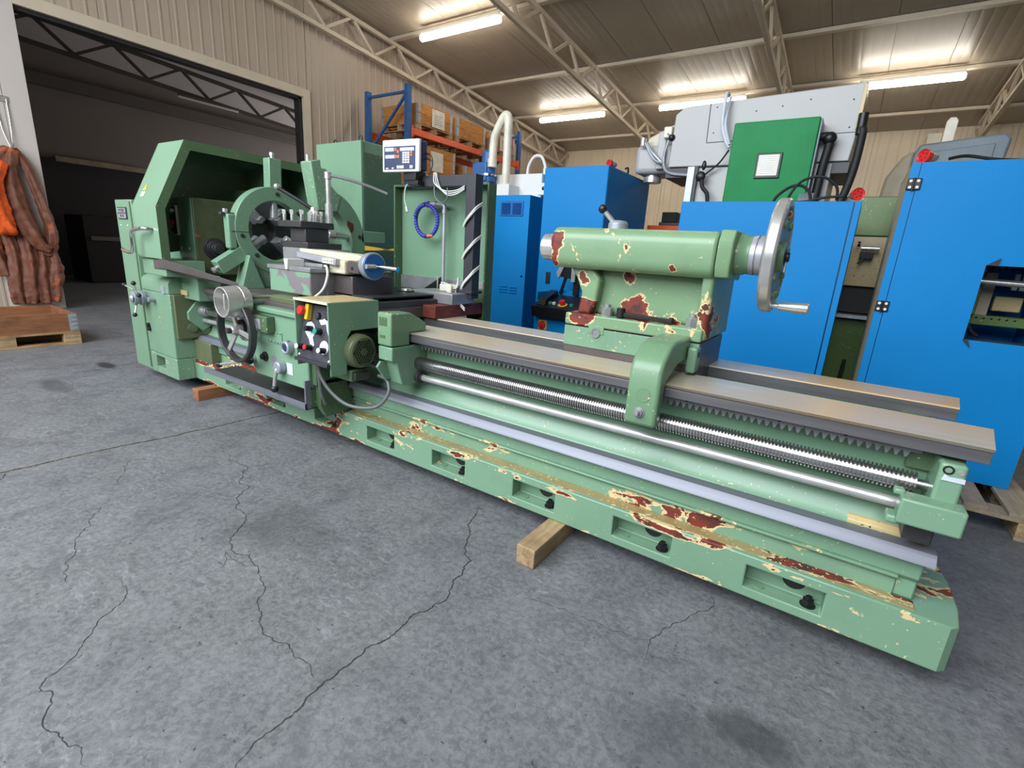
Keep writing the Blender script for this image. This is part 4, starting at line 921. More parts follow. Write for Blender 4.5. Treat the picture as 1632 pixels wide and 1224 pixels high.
# big hand wheel
WY = 1.50; wc = (-3.07, WY, .725)
w1 = MB().ring(wc, (0, 1, 0), [(0, .180), (0, .195), (.006, .202), (.04, .202), (.045, .195), (.045, .180)], 64).obj('carriage_handwheel', 'steel_dark', ap, .002)
m = MB()
for k in range(3):
    an = PI/2+.35+k*2*PI/3; d = Vector((math.cos(an), 0, math.sin(an))); c = Vector(wc)+Vector((0, .03, 0)); m.bar(c+d*.03, c+d*.185, .034, .016, (0, 1, 0))
m.rev(wc, (0, 1, 0), [(-.01, .022), (.02, .034), (.10, .034)], 20); m.obj('spokes', 'steel', w1, .005)
MB().rev((wc[0], WY-.035, wc[2]), (0, 1, 0), [(0, .018), (.025, .018)], 6).obj('centre_nut', 'steel_dark', w1)
MB().rev((-3.08, 1.57, .735), (0, 1, 0), [(0, .085), (.02, .085), (.02, .075), (.05, .075)], 30).obj('dial_ring', 'steel_mid', w1, .002)
MB().rev((-3.08, 1.55, .735), (0, 1, 0), [(0, .05), (.15, .06)], 24).obj('wheel_shaft', 'black_iron', w1)
# cross feed drum dial
dc = (-3.03, 1.43, .905)
w2 = MB().rev(dc, (0, 1, 0), [(.075, 0), (.075, .082), (0, .082), (0, .090), (.085, .095), (.088, .090), (.092, .090), (.095, .094), (.14, .092), (.145, .086), (.145, 0)], 44).obj('cross_feed_dial', 'steel', ap, .001)
MB().box(-3.028, -3.012, 1.44, 1.51, .86, .955).obj('folding_crank', 'steel', w2, .003)
MB().box(-3.05, -2.99, 1.58, 1.84, .875, .935).obj('dial_arm', 'green_dirty', w2, .008); MB().cyl((-3.02, 1.56, .905), (-3.02, 1.80, .905), .034).obj('dial_shaft', 'steel_mid', w2)
MB().box(-2.99, -2.70, 1.70, 1.82, .885, .945).obj('cross_screw_housing', 'green_dirty', ap, .012, 3)
# swarf tray under the apron
ty = MB().box(-3.72, -2.485, 1.60, 1.84, .325, .329).obj('swarf_tray', 'steel_dark', LT)
MB().box(-3.72, -2.485, 1.594, 1.602, .322, .362).obj('tray_lip', 'strip', ty, .001); MB().box(-2.497, -2.485, 1.594, 1.63, .322, .50).obj('tray_end', 'strip', ty, .001)
MB().box(-2.497, -2.485, 1.63, 1.86, .322, .44).obj('tray_side', 'green_dark', ty, .001)
m = MB(); m.prism([(1.80, .50), (1.66, .50), (1.66, .34), (1.70, .27), (1.86, .27), (1.89, .34), (1.84, .50)], -2.485, -2.44, 'x'); m.obj('apron_skirt', 'green_dark', LT, .004)
MB().box(-2.485, -2.44, 1.64, 1.90, .47, .85).obj('apron_end', 'green_dark', ap, .005)
# hooded control box
bx0, bx1, by0, by1, bz0, bz1 = -2.45, -2.155, 1.53, 1.86, .67, .99
cb = MB(); th = .008
cb.box(bx0, bx0+th, by0, by1, bz0-.05, bz1); cb.box(bx0+th, bx1-th, by0, by1, bz1-th, bz1)
cb.prism([(by0, bz1), (by1, bz1), (by1, .835), (1.67, .835), (1.645, .80), (1.635, .60), (by0+.005, .60)], bx1-th, bx1, 'x')
cb.box(bx0+th, bx1-th, by0+.09, by0+.098, bz0, bz1-th); cb.box(bx0+th, bx1-th, by1-.01, by1, .84, bz1-th)
cb = cb.obj('control_box', 'green', LT, .002)
MB().box(bx0, bx1, by0-.004, by0+.004, bz1-.012, bz1+.001).obj('hood_edge', 'cream', cb, .001)
MB().box(bx0+.01, bx1-.005, by0+.02, by1-.02, bz1, bz1+.002).obj('bare_top', 'creamy', cb)
# the tilted instrument plate
n1 = Vector((0, -1, .18)).normalized(); upv = Vector((0, .18, 1)).normalized(); pc = Vector(((bx0+bx1)/2+.003, by0+.03, .815))
def pq(a, b, h=0): return pc+Vector((a, 0, 0))+upv*b+n1*h
def slab(a0, a1, b0, b1, h0, h1):
    return MB().add([pq(a, b, h) for h in (h0, h1) for a, b in ((a0, b0), (a1, b0), (a1, b1), (a0, b1))], [(0, 3, 2, 1), (4, 5, 6, 7), (0, 1, 5, 4), (1, 2, 6, 5), (2, 3, 7, 6), (3, 0, 4, 7)])
ip = slab(-.135, .134, -.15, .145, -.006, 0).obj('instrument_plate', 'panel_dark', cb, .001)
slab(-.148, .142, -.17, -.150, -.02, .02).obj('plate_ledge', 'black_metal', cb, .002)
def blob(pts, nm='worn_patch'):
    v = [pq(a, b, .0004) for a, b in pts]+[pq(a, b, .001) for a, b in pts]; n = len(pts)
    MB().add(v, [tuple(range(n-1, -1, -1)), tuple(range(n, 2*n))]+[(i, (i+1) % n, (i+1) % n+n, i+n) for i in range(n)]).obj(nm, 'smear', ip)
def circ(a, b, r, n=14): return [(a+r*math.cos(2*PI*i/n), b+r*math.sin(2*PI*i/n)) for i in range(n)]
blob([(-.105, .02), (-.09, .045), (-.06, .055), (-.03, .04), (-.01, .0), (-.03, -.03), (-.01, -.07), (-.035, -.09), (-.06, -.045), (-.10, -.01)])
blob([(.005, .07), (.03, .045), (.07, .055), (.085, .02), (.105, -.01), (.125, .0), (.125, .06), (.10, .085), (.055, .085), (.04, .075)]); blob(circ(.075, -.07, .038))
for a, b, r, l, c1, c2 in ((-.10, .105, .024, .05, 'red', 'red'), (-.035, -.085, .015, .04, 'red', 'black'), (-.10, -.09, .015, .045, 'wbutton', 'black'), (.085, -.085, .015, .04, 'wbutton', 'black'), (.03, .01, .017, .035, 'gbutton', 'black'), (-.045, .015, .015, .04, 'black', 'black'), (.0, .09, .019, .012, 'black_metal', 'black'), (.085, .095, .019, .012, 'black_metal', 'black')):
    bt = MB().rev(pq(a, b, 0), n1, [(0, r*1.05), (l*.6, r*1.05), (l*.6, r), (l, r)], 18).obj('button_collar', c2, ip); MB().rev(pq(a, b, l), n1, [(0, r*.98), (.004, r*.85), (.005, 0)], 18).obj('button_cap', c1, ip)
for a in (.0, .085): MB().bar(pq(a-.006, .085, .014), pq(a+.006, .10, .014), .006, .004, tuple(n1)).obj('switch_mark', 'wbutton', ip)
m = slab(-.085, -.058, .06, .145, 0, .03); m.obj('stop_shroud', 'yellow', ip, .004)
for a, b in ((-.13, -.135), (.13, -.135)): MB().rev(pq(a, b, 0), n1, [(0, .007), (.004, .006)], 10).obj('plate_screw', 'whitebox', ip)
# feed motor with fan cover under the box
mt = MB(); mo = Vector((-2.13, 1.712, .722)); mt.rev(mo-Vector((.25, 0, 0)), (1, 0, 0), [(0, .095), (.24, .095), (.265, .090), (.275, .078), (.275, 0)], 36)
mt = mt.obj('feed_motor', 'green_dirty', LT, .002)
MB().rev(mo+Vector((.0251, 0, 0)), (1, 0, 0), [(0, .072), (.0006, .072), (.0006, 0)], 6).obj('grille_ground', 'black', mt)
m = MB(); st = .0165
for i in range(-6, 7):
    for j in range(-6, 7):
        y = i*st+(j % 2)*st/2; z = j*st*.87
        if math.hypot(y, z) < .066 and math.hypot(y, z) > .014:
            m.ring(mo+Vector((.0262, y, z)), (1, 0, 0), [(0, .0072), (0, .0088), (.0016, .0088), (.0016, .0072)], 6)
o = m.obj('grille_mesh', 'green_dirty', mt, kind='stuff')
MB().rev(mo+Vector((.0262, 0, 0)), (1, 0, 0), [(0, .02), (.003, .02), (.003, .004), (.0, .004)], 16).obj('grille_centre', 'green_dirty', mt)
MB().box(-2.33, -2.15, 1.66, 1.78, .55, .615).obj('terminal_box', 'green_dark', mt, .006); MB().box(-2.15, -2.13, 1.67, 1.77, .56, .60).obj('gland_plate', 'steel_dark', mt, .004)
MB().tube([(-2.36, 1.60, .655), (-2.34, 1.60, .56), (-2.27, 1.62, .47), (-2.17, 1.66, .41), (-2.03, 1.72, .42), (-1.97, 1.76, .50), (-2.0, 1.78, .57), (-2.08, 1.79, .58)], .010, 10, 6).obj('motor_cable', 'cable_dark', mt)
MB().tube([(-2.40, 1.62, .655), (-2.385, 1.62, .55), (-2.40, 1.64, .45), (-2.42, 1.68, .36)], .011, 10, 5).obj('motor_cable', 'cable_dark', mt)
# thread stop bracket on the bed
sb = MB().prism([(1.725, .955), (1.72, .945), (1.72, .78), (1.855, .775), (1.855, .842), (1.98, .842), (1.98, .885), (1.94, .91), (1.86, .95)], -2.005, -1.90, 'x').obj('way_bracket', 'green_clamp', LT, .008, 3)
MB().box(-1.99, -1.93, 1.7185, 1.7205, .885, .93).obj('recess', 'green_dark', sb, .004); MB().box(-1.985, -1.945, 1.7185, 1.7205, .82, .835).obj('recess', 'green_dark', sb)
m = MB(); m.prism([(1.725, .773), (1.725, .70), (1.76, .688), (1.80, .56), (1.86, .55), (1.985, .56), (1.985, .773)], -2.005, -1.90, 'x'); lb = m.obj('lower_bracket', 'green', sb, .006)
MB().prism([(1.722, .69), (1.722, .685)]*1+[(1.70, .66), (1.76, .58), (1.80, .58), (1.775, .68)], -2.0, -1.985, 'x').obj('bracket_rib', 'green', sb, .002)
MB().rev((-1.90, 1.92, .587), (1, 0, 0), [(0, .034), (.025, .034), (.025, .022), (.04, .022)], 20).obj('rod_bush', 'steel_dark', sb)

# ---- tailstock clamp bracket, tailstock
MB().prism([(1.785, .672), (1.778, .69), (1.778, .895), (1.80, .935), (1.87, .985), (1.93, .998), (2.15, .998), (2.15, .90), (1.99, .895), (1.91, .87), (1.855, .845), (1.845, .80), (1.845, .672)], -.632, -.505, 'x').obj('clamp_bracket', 'green_clamp', LT, .014, 3)
MB().rev((-.565, 1.778, .800), (0, -1, 0), [(0, .028), (.002, .028), (.002, .025), (.0015, .025), (.0015, 0)], 24).obj('clamp_plug', 'green_clamp', LT)
m = MB(); m.rev((-.572, 1.778, .728), (0, -1, 0), [(0, .022), (.004, .022), (.004, .016), (.012, .016)], 20); m.rev((-.572, 1.766, .728), (0, -1, 0), [(0, .010), (.02, .008)], 6); m.obj('clamp_bolt', 'steel_mid', LT, .001)
MB().box(-.50, -.46, 2.08, 2.15, .85, .96).obj('side_clamp', 'green', LT, .010, 3); MB().rev((-.46, 2.11, .93), (1, 0, 0), [(0, .012), (.002, .012), (.002, 0)], 12).obj('side_screw', 'black_iron', LT)
TS = MB().box(-1.115, -.465, 2.135, 2.58, .79, .972).obj('tailstock_base', 'castdark', LT, .006)
MB().box(-1.113, -.467, 2.130, 2.136, .875, .97).obj('base_face', 'green_worn', TS, .002)
m = MB(); m.box(-1.115, -.465, 2.13, 2.585, .976, 1.032); ts2 = m.obj('tailstock_foot', 'green_tail', LT, .007, 3)
MB().box(-.985, -.905, 2.127, 2.15, .945, .985).obj('key_lug', 'green_tail', ts2, .002)
MB().rev((-.945, 2.127, .952), (0, -1, 0), [(0, .024), (.004, .024), (.004, .017), (.001, .017), (.001, 0)], 24).obj('socket_screw', 'steel_mid', ts2)
body = MB(); body.box(-1.0, -.50, 2.22, 2.50, 1.03, 1.25); body.obj('tailstock_web', 'green_tail', ts2, .02, 3)
m = MB(); m.prism([(-1.14, 1.265), (-1.02, 1.265), (-.965, 1.20), (-.975, 1.10), (-1.0, 1.03), (-1.07, 1.03), (-1.055, 1.13), (-1.09, 1.20)], 2.16, 2.50, 'y'); m.obj('left_leg', 'green_tail', ts2, .014, 3)
m = MB(); m.prism([(2.12, 1.425), (2.145, .98), (2.585, .98), (2.56, 1.42)], -.50, -.452, 'x'); m.obj('right_leg', 'green_tail', ts2, .016, 3)
def rbox(y0, y1, z0, z1, r, n=6):
    pts = []
    for cyy, czz, a0 in ((y1-r, z1-r, 0), (y0+r, z1-r, 90), (y0+r, z0+r, 180), (y1-r, z0+r, 270)):
        for i in range(n+1): a = math.radians(a0+90*i/n); pts.append((cyy+r*math.cos(a), czz+r*math.sin(a)))
    return pts
m = MB(); m.prism(rbox(2.085, 2.375, 1.243, 1.428, .055), -1.20, -.455, 'x'); m.obj('tailstock_barrel', 'green_tail', ts2, .012, 3, smooth=40)
m = MB(); m.prism(rbox(2.10, 2.36, 1.26, 1.41, .05), -1.215, -1.19, 'x'); m.obj('barrel_nose', 'green_tail', ts2, .01, 3)
q = MB().ring((-1.315, 2.23, 1.335), (1, 0, 0), [(0, .036), (0, .058), (.006, .063), (.12, .063), (.12, .036)], 36).obj('quill', 'steel', ts2, .001)
MB().rev((-1.30, 2.23, 1.335), (1, 0, 0), [(0, .036), (.001, 0)], 24).obj('taper_bore', 'black_iron', q)
m = MB(); m.prism([(2.11, 1.25), (2.09, 1.29), (2.09, 1.39), (2.12, 1.435), (2.34, 1.435), (2.37, 1.39), (2.37, 1.29), (2.34, 1.24)], -.452, -.395, 'x'); m.obj('end_cap', 'green_tail', ts2, .006)
m = MB(); m.rev((-.395, 2.23, 1.345), (1, 0, 0), [(0, .085), (.03, .078), (.035, .075), (.05, .075)], 32); m.obj('thrust_housing', 'green_clamp', ts2, .002)
m = MB(); m.rev((-.345, 2.23, 1.345), (1, 0, 0), [(0, .076), (.018, .078), (.020, .070), (.024, .070), (.026, .078), (.045, .076)], 36); m.obj('graduated_collar', 'plate', ts2)
HWX = -.255
m = MB(); m.rev((-.30, 2.23, 1.345), (1, 0, 0), [(0, .070), (.02, .075), (.035, .10), (.045, .17), (.053, .185), (.062, .17), (.055, .06), (.075, .055), (.075, 0)], 44); hwl = m.obj('tailstock_handwheel', 'green_clamp', ts2, .002)
MB().ring((HWX-.025, 2.23, 1.345), (1, 0, 0), [(0, .190), (-.0, .210), (.008, .218), (.038, .218), (.046, .210), (.046, .190)], 64).obj('wheel_rim', 'steel', hwl, .002)
for k in range(9):
    an = 2*PI*k/9+.2; MB().sphere((HWX+.018, 2.23+.155*math.cos(an), 1.345+.155*math.sin(an)), .018, 10, 6, (.6, 1, 1)).obj('wheel_lobe', 'green_clamp', hwl)
MB().rev((HWX+.01, 2.23, 1.345), (1, 0, 0), [(0, .04), (.02, .035), (.024, .018), (.035, .018), (.036, 0)], 20).obj('wheel_nut', 'black_iron', hwl)
MB().rev((HWX+.018, 2.235, 1.155), (1, 0, 0), [(0, .010), (.02, .010), (.022, .016), (.10, .021), (.125, .021), (.13, .017), (.13, 0)], 20).obj('wheel_handle', 'steel', hwl)
ll = MB().rev((-.935, 2.23, 1.425), (0, 0, 1), [(0, .046), (.03, .045), (.042, .035), (.046, 0)], 26).obj('quill_lock_hub', 'alu', ts2, .002)
MB().cyl((-.95, 2.22, 1.455), (-1.0, 2.20, 1.51), .011).obj('lock_lever', 'steel', ll); MB().sphere((-1.005, 2.198, 1.516), .021).obj('ball_knob', 'black', ll)
for x in (-.92, -.525):
    m = MB(); m.rev((x, 2.18, 1.03), (0, 0, 1), [(0, .032), (.005, .032)], 20); m.rev((x, 2.18, 1.035), (0, 0, 1), [(0, .026), (.035, .026), (.040, .018)], 6); m.rev((x, 2.18, 1.07), (0, 0, 1), [(0, .016), (.018, .015), (.019, 0)], 16); m.obj('clamp_nut', 'steel_mid', ts2, .001)
# loose hex wrench on the tailstock foot
hxw = thing('hex_wrench', 'black cranked wrench lying on the tailstock foot between two nuts', 'wrench', (-.72, 2.17, 1.032))
m = MB(); m.bar((-.845, 2.165, 1.05), (-.61, 2.165, 1.047), .020); m.rev((-.845, 2.165, 1.034), (0, 0, 1), [(0, .020), (.045, .020)], 12); m.rev((-.61, 2.165, 1.033), (0, 0, 1), [(0, .012), (.03, .012)], 8); m.obj('bar', 'black_iron', hxw, .003)

# ---- electrical cabinet of the lathe, splash guard, coolant pipe, readout
ec = MB().box(-4.31, -3.68, 3.0, 3.47, .05, 2.14).obj('electrical_cabinet', 'green', LT, .006)
MB().box(-3.70, -3.672, 2.992, 3.02, .06, 2.135).obj('cabinet_edge', 'green_clean', ec, .002); MB().box(-3.679, -3.674, 3.03, 3.46, .1, 2.05).obj('side_panel', 'green_dark', ec, .002)
for x, y in ((-4.15, 3.1), (-3.74, 3.05)): MB().ring((x, y-.01, 2.165), (0, 1, 0), [(0, .018), (0, .028), (.01, .028), (.01, .018)], 20).obj('lifting_eye', 'steel_dark', ec)
sg = MB().box(-3.11, -2.19, 2.94, 2.95, .80, 1.735).obj('splash_guard', 'green_clean', LT, .001)
m = MB(); m.box(-3.125, -3.11, 2.86, 2.95, .80, 1.75); m.box(-2.19, -2.175, 2.86, 2.95, .78, 1.75); m.box(-3.11, -2.19, 2.86, 2.95, 1.735, 1.75); m.obj('guard_frame', 'green_dark', sg, .002)
MB().box(-3.11, -2.24, 2.925, 2.9395, .80, 1.06).obj('stained_panel', 'steel_mid', sg, .001)
MB().box(-2.35, -2.19, 2.88, 2.939, .79, 1.02).obj('lower_bracket', 'green_dark', sg, .003)
cp = MB(); cp.tube([(-2.58, 2.86, .95), (-2.58, 2.86, 1.3), (-2.58, 2.86, 1.58)], .013, 12, 1); cp.tube([(-2.58, 2.86, 1.57), (-2.585, 2.86, 1.595), (-2.61, 2.86, 1.605), (-2.66, 2.86, 1.607), (-2.73, 2.86, 1.607)], .014, 12, 4)
cp.cyl((-2.58, 2.86, 1.54), (-2.58, 2.86, 1.57), .018); cp.cyl((-2.70, 2.86, 1.607), (-2.66, 2.86, 1.607), .019)
cp = cp.obj('coolant_pipe', 'plate', LT)
MB().rev((-2.735, 2.86, 1.607), (-1, 0, 0), [(0, .020), (.02, .020), (.03, .012)], 14).obj('hose_valve', 'hose', cp); MB().rev((-2.77, 2.86, 1.607), (-1, 0, 0), [(0, .014), (.02, .014)], 12).obj('hose_collar', 'hose_o', cp)
hc = Vector((-2.745, 2.845, 1.487)); N_ = 42
for k in range(N_):
    an = math.radians(100+430*k/N_); r = .118-.012*(k/N_); p = hc+Vector((r*math.cos(an), -.02*(k > 34), r*math.sin(an)*1.02))
    MB().sphere(p, .0165, 10, 6).obj('hose_link', 'hose', cp)
an = math.radians(100+430); p = hc+Vector((.106*math.cos(an), -.02, .106*math.sin(an)))
MB().rev((-2.72, 2.83, 1.375), (1, 0, .05), [(0, .013), (.02, .012), (.05, .006)], 12).obj('nozzle', 'hose_o', cp)
MB().sphere((-2.748, 2.83, 1.374), .0145, 10, 6).obj('hose_link', 'hose', cp)
dp = MB(); dp.box(-2.215, -2.135, 2.66, 2.74, .965, 1.775); dp = dp.obj('readout_post', 'black_metal', LT, .003)
MB().box(-2.75, -2.215, 2.665, 2.735, 1.70, 1.773).obj('readout_arm', 'black_metal', dp, .003); MB().box(-2.70, -2.60, 2.60, 2.70, 1.705, 1.735).obj('swivel', 'black', dp, .003)
MB().box(-2.235, -2.12, 2.64, 2.76, 1.0, 1.02).obj('post_clamp', 'black_metal', dp, .002)
for k, z in enumerate((1.09, 1.29, 1.50)):
    for q in (0, .012): MB().tube([(-2.222, 2.655, z-.05-q), (-2.19, 2.645, z-.01-q), (-2.15, 2.645, z+.03-q), (-2.126, 2.67, z+.07-q), (-2.127, 2.73, z+.10-q)], .006, 8, 4).obj('coiled_cable', 'cable', dp)
for q in range(3): MB().tube([(-2.50+.01*q, 2.655, 1.79), (-2.49+.022*q, 2.65, 1.72-.008*q), (-2.40+.012*q, 2.65, 1.672-.013*q), (-2.30, 2.655, 1.672-.012*q), (-2.225, 2.658, 1.70-.010*q)], .0042, 8, 5).obj('hanging_cable', 'cable', dp)
MB().tube([(-2.60, 2.70, 1.78), (-2.67, 2.66, 1.73), (-2.75, 2.64, 1.71), (-2.77, 2.64, 1.62), (-2.75, 2.64, 1.56)], .005, 8, 5).obj('hanging_cable', 'cable', dp); MB().cyl((-2.752, 2.64, 1.565), (-2.742, 2.64, 1.53), .010).obj('cable_plug', 'cable', dp)
MB().tube([(-2.50, 2.66, 1.70), (-2.48, 2.65, 1.63), (-2.42, 2.65, 1.59), (-2.37, 2.65, 1.62), (-2.37, 2.65, 1.69)], .005, 8, 5).obj('hanging_cable', 'cable_dark', dp)
for q in (0, .012): MB().tube([(-2.24, 2.64, 1.10), (-2.25, 2.63, 1.04-q), (-2.36, 2.60, 1.06-q), (-2.25, 2.60, .985-q), (-2.14, 2.60, .90-q)], .006, 8, 4).obj('loose_cable', 'cable', dp)
MB().tube([(-2.24, 2.65, 1.10), (-2.265, 2.645, 1.0), (-2.24, 2.645, .92), (-2.245, 2.65, .85)], .006, 8, 4).obj('loose_cable', 'cable', dp)
# display unit, turned a little
RZ = .10; dc = Vector((-2.745, 2.60, 1.895))
def dq(a, h, b):  # a across, h depth outwards(-y), b up
    v = Vector((a, -h, b-.10*h)); return dc+Vector((v.x*math.cos(RZ)-v.y*math.sin(RZ), v.x*math.sin(RZ)+v.y*math.cos(RZ), v.z))
def dslab(a0, a1, b0, b1, h0, h1):
    return MB().add([dq(a, h, b) for h in (h0, h1) for a, b in ((a0, b0), (a1, b0), (a1, b1), (a0, b1))], [(0, 3, 2, 1), (4, 5, 6, 7), (0, 1, 5, 4), (1, 2, 6, 5), (2, 3, 7, 6), (3, 0, 4, 7)])
du = dslab(-.165, .165, -.105, .105, 0, .03).obj('display_unit', 'whitebox', LT, .010, 3)
dslab(-.15, .16, -.10, .098, -.075, .001).obj('rear_shell', 'navy', du, .015, 3)
dslab(-.145, .135, -.088, .062, .03, .0315).obj('display_face', 'navy', du)
for a0, a1, b0, b1 in ((-.135, -.055, .030, .054), (-.135, -.048, -.015, .008), (.0, .125, .030, .052)): dslab(a0, a1, b0, b1, .0315, .033).obj('display_window', 'plate', du)
for a, b in ((-.04, .042), (-.018, .028), (-.035, -.004), (-.015, -.004), (.10, .005), (.10, .018)): dslab(a-.008, a+.008, b-.010, b+.010, .0315, .034).obj('orange_key', 'hose_o', du, .002)
for i in range(3):
    for j in range(5): dslab(.022+.022*i, .040+.022*i, .012-.015*j, .024-.015*j, .0315, .034).obj('key', 'whitebox', du, .001)
for i in range(5): dslab(-.028+.013*i, -.018+.013*i, -.082, -.062, .0315, .034).obj('key', 'whitebox', du, .001)
for a in (.088, .102): dslab(a, a+.010, -.082, -.062, .0315, .034).obj('key', 'whitebox', du, .001)
dslab(-.13, -.105, -.083, -.076, .0315, .0325).obj('badge', 'whitebox', du); dslab(-.075, -.058, -.083, -.074, .0315, .0325).obj('badge', 'whitebox', du)
for q in (0, .03): MB().tube([dq(.15, -.06, .02-q), dq(.20, -.06, .0-q), dq(.21, -.06, -.06), dq(.19, -.05, -.12)], .005, 8, 5).obj('rear_cable', 'black', du)
MB().box(-2.74, -2.62, 2.60, 2.70, 1.735, 1.80).obj('unit_foot', 'black', du, .004)
# strap tied across the cabinet side
sp = thing('tie_strap', 'twisted mustard strap stretched between the cabinet and the splash guard', 'strap', (-3.4, 2.95, 1.25))
m = MB(); m.add([(-3.60, 2.955, 1.268), (-3.60, 2.955, 1.228), (-3.45, 2.95, 1.262), (-3.45, 2.95, 1.235), (-3.30, 2.945, 1.252), (-3.30, 2.935, 1.243), (-3.128, 2.93, 1.272), (-3.128, 2.93, 1.245)]+[(a, b+.003, c) for a, b, c in [(-3.60, 2.955, 1.268), (-3.60, 2.955, 1.228), (-3.45, 2.95, 1.262), (-3.45, 2.95, 1.235), (-3.30, 2.945, 1.252), (-3.30, 2.935, 1.243), (-3.128, 2.93, 1.272), (-3.128, 2.93, 1.245)]],
                [(0, 1, 3, 2), (2, 3, 5, 4), (4, 5, 7, 6), (8, 10, 11, 9), (10, 12, 13, 11), (12, 14, 15, 13), (0, 2, 10, 8), (2, 4, 12, 10), (4, 6, 14, 12), (1, 9, 11, 3), (3, 11, 13, 5), (5, 13, 15, 7), (0, 8, 9, 1), (6, 7, 15, 14)])
m.obj('webbing', 'mustard', sp)

# ---- squared timbers under the base
def timber(x0, x1, y0, y1, label):
    o = MB().box(x0, x1, y0, y1, 0, .0895).obj('square_timber', 'wood_red' if 'reddish' in label else 'wood_blk', None, .004); tag(o, label, 'timber')
timber(-.955, -.865, 1.57, 2.7, 'pale squared timber under the middle of the lathe base, its end sticking out')
timber(-4.16, -4.07, 1.68, 2.7, 'reddish squared timber under the lathe base near the headstock')
timber(.10, .19, 1.98, 2.60, 'squared timber hidden in shade under the right end of the lathe base')

# ================================================================== BLUE CABINETS AND MACHINES BEHIND
# right hand cabinet with the window
cz = thing('enclosure_cabinet', 'tall bright blue cabinet with a square window and black hinges, nearest the right edge', 'cabinet', (.72, 4.1, .144))
CX0, CX1, CY, CYB, CZ0, CZ1 = .168, 1.0, 3.778, 4.55, .146, 1.935
wx0, wx1, wz0, wz1 = .612, .93, .972, 1.39
m = MB()
m.box(CX0+.045, wx0, CY, CY+.02, CZ0+.01, CZ1); m.box(wx1, CX1, CY, CY+.02, CZ0+.01, CZ1); m.box(wx0, wx1, CY, CY+.02, CZ0+.01, wz0); m.box(wx0, wx1, CY, CY+.02, wz1, CZ1)
m.obj('front_panel', 'blue', cz)
MB().box(CX0, CX0+.042, CY, CY+.02, CZ0+.01, CZ1).obj('hinge_stile', 'blue', cz, .002)
MB().box(CX0+.042, CX0+.046, CY+.006, CY+.018, CZ0+.01, CZ1).obj('door_gap', 'black', cz)
m = MB(); m.box(CX0, CX0+.02, CY+.02, CYB, CZ0+.01, CZ1-.02); m.box(CX0, CX1, CY+.02, CYB, CZ1-.02, CZ1); m.obj('side_panel', 'beige', cz, .004)
m = MB(); m.box(CX1-.02, CX1, CY+.02, CYB, CZ0+.01, CZ1-.02); m.box(CX0, CX1, CYB, CYB+.02, CZ0+.01, CZ1); m.obj('rear_panel', 'blue', cz)
m = MB(); m.box(CX0, CX1, CY, CYB, CZ0, CZ0+.01); m.obj('floor_panel', 'blue', cz)
m = MB(); m.box(wx0-.0, wx1, CY+.02, CY+.10, wz1-.0, wz1+.012); m.box(wx0-.012, wx0, CY+.02, CY+.10, wz0, wz1); m.box(wx0, wx1, CY+.02, CY+.16, wz0-.012, wz0); m.obj('window_reveal', 'black_metal', cz)
MB().prism([(wx0, wz1), (wx0+.045, wz1), (wx0+.05, wz1+.04)], CY-.014, CY-.001, 'y').obj('bent_tab', 'black_metal', cz); MB().prism([(wx0-.005, wz0), (wx0+.02, wz0-.001), (wx0+.035, wz0-.04)], CY-.014, CY-.001, 'y').obj('bent_tab', 'black_metal', cz)
for z in (1.818, 1.118):
    h = MB().box(.166, .232, CY-.010, CY, z-.032, z+.032).obj('hinge', 'black', cz, .004)
    MB().cyl((.196, CY-.014, z-.034), (.196, CY-.014, z+.034), .006).obj('hinge_pin', 'black', h)
    for dx in (-.017, .017):
        for dz in (-.017, .017): MB().rev((.199+dx, CY-.010, z+dz), (0, -1, 0), [(0, .0085), (.004, .0075), (.005, 0)], 12).obj('hinge_bolt', 'whitebox', h)
# innards
m = MB(); m.box(.50, .68, 4.1, 4.2, 1.10, 1.38); m.box(.55, .95, 4.15, 4.3, 1.04, 1.10); m.obj('gear_frame', 'olive', cz, .006)
for i in range(8): MB().rev((.63+.035*i, 4.149, 1.085), (0, -1, 0), [(0, .007), (.003, 0)], 8).obj('tapped_hole', 'black', cz)
MB().cyl((.635, 4.02, 1.305), (.96, 3.99, 1.295), .019).obj('drive_shaft', 'steel', cz); MB().rev((.60, 4.02, 1.305), (1, 0, 0), [(0, .02), (.012, .03), (.035, .03), (.04, .02)], 12).obj('shaft_coupling', 'galv', cz)
MB().box(.655, .755, 4.22, 4.26, 1.06, 1.36).obj('cable_duct', 'beige', cz, .003); MB().box(.77, .90, 4.22, 4.27, 1.13, 1.22).obj('terminal_cover', 'creamy', cz, .006)
MB().tube([(.62, 4.0, 1.28), (.60, 4.0, 1.15), (.66, 3.98, 1.02), (.70, 3.95, .985)], .010, 8, 5).obj('conduit', 'rubber', cz)
for i in range(3): MB().box(.83+.035*i, .855+.035*i, 4.22, 4.25, 1.26, 1.36).obj('relay', 'whitebox', cz, .003)
for i in range(6): MB().cyl((.68+.03*i, 4.0, 1.37), (.68+.03*i, 4.0, 1.392), .006, n=8).obj('bolt', 'black_iron', cz)
pallet(.12, 3.39, 0, .96, 1.2, 'weathered grey pallet under the blue cabinet with the window', 'wood_grey', 'wood_grey', deck_along='y')
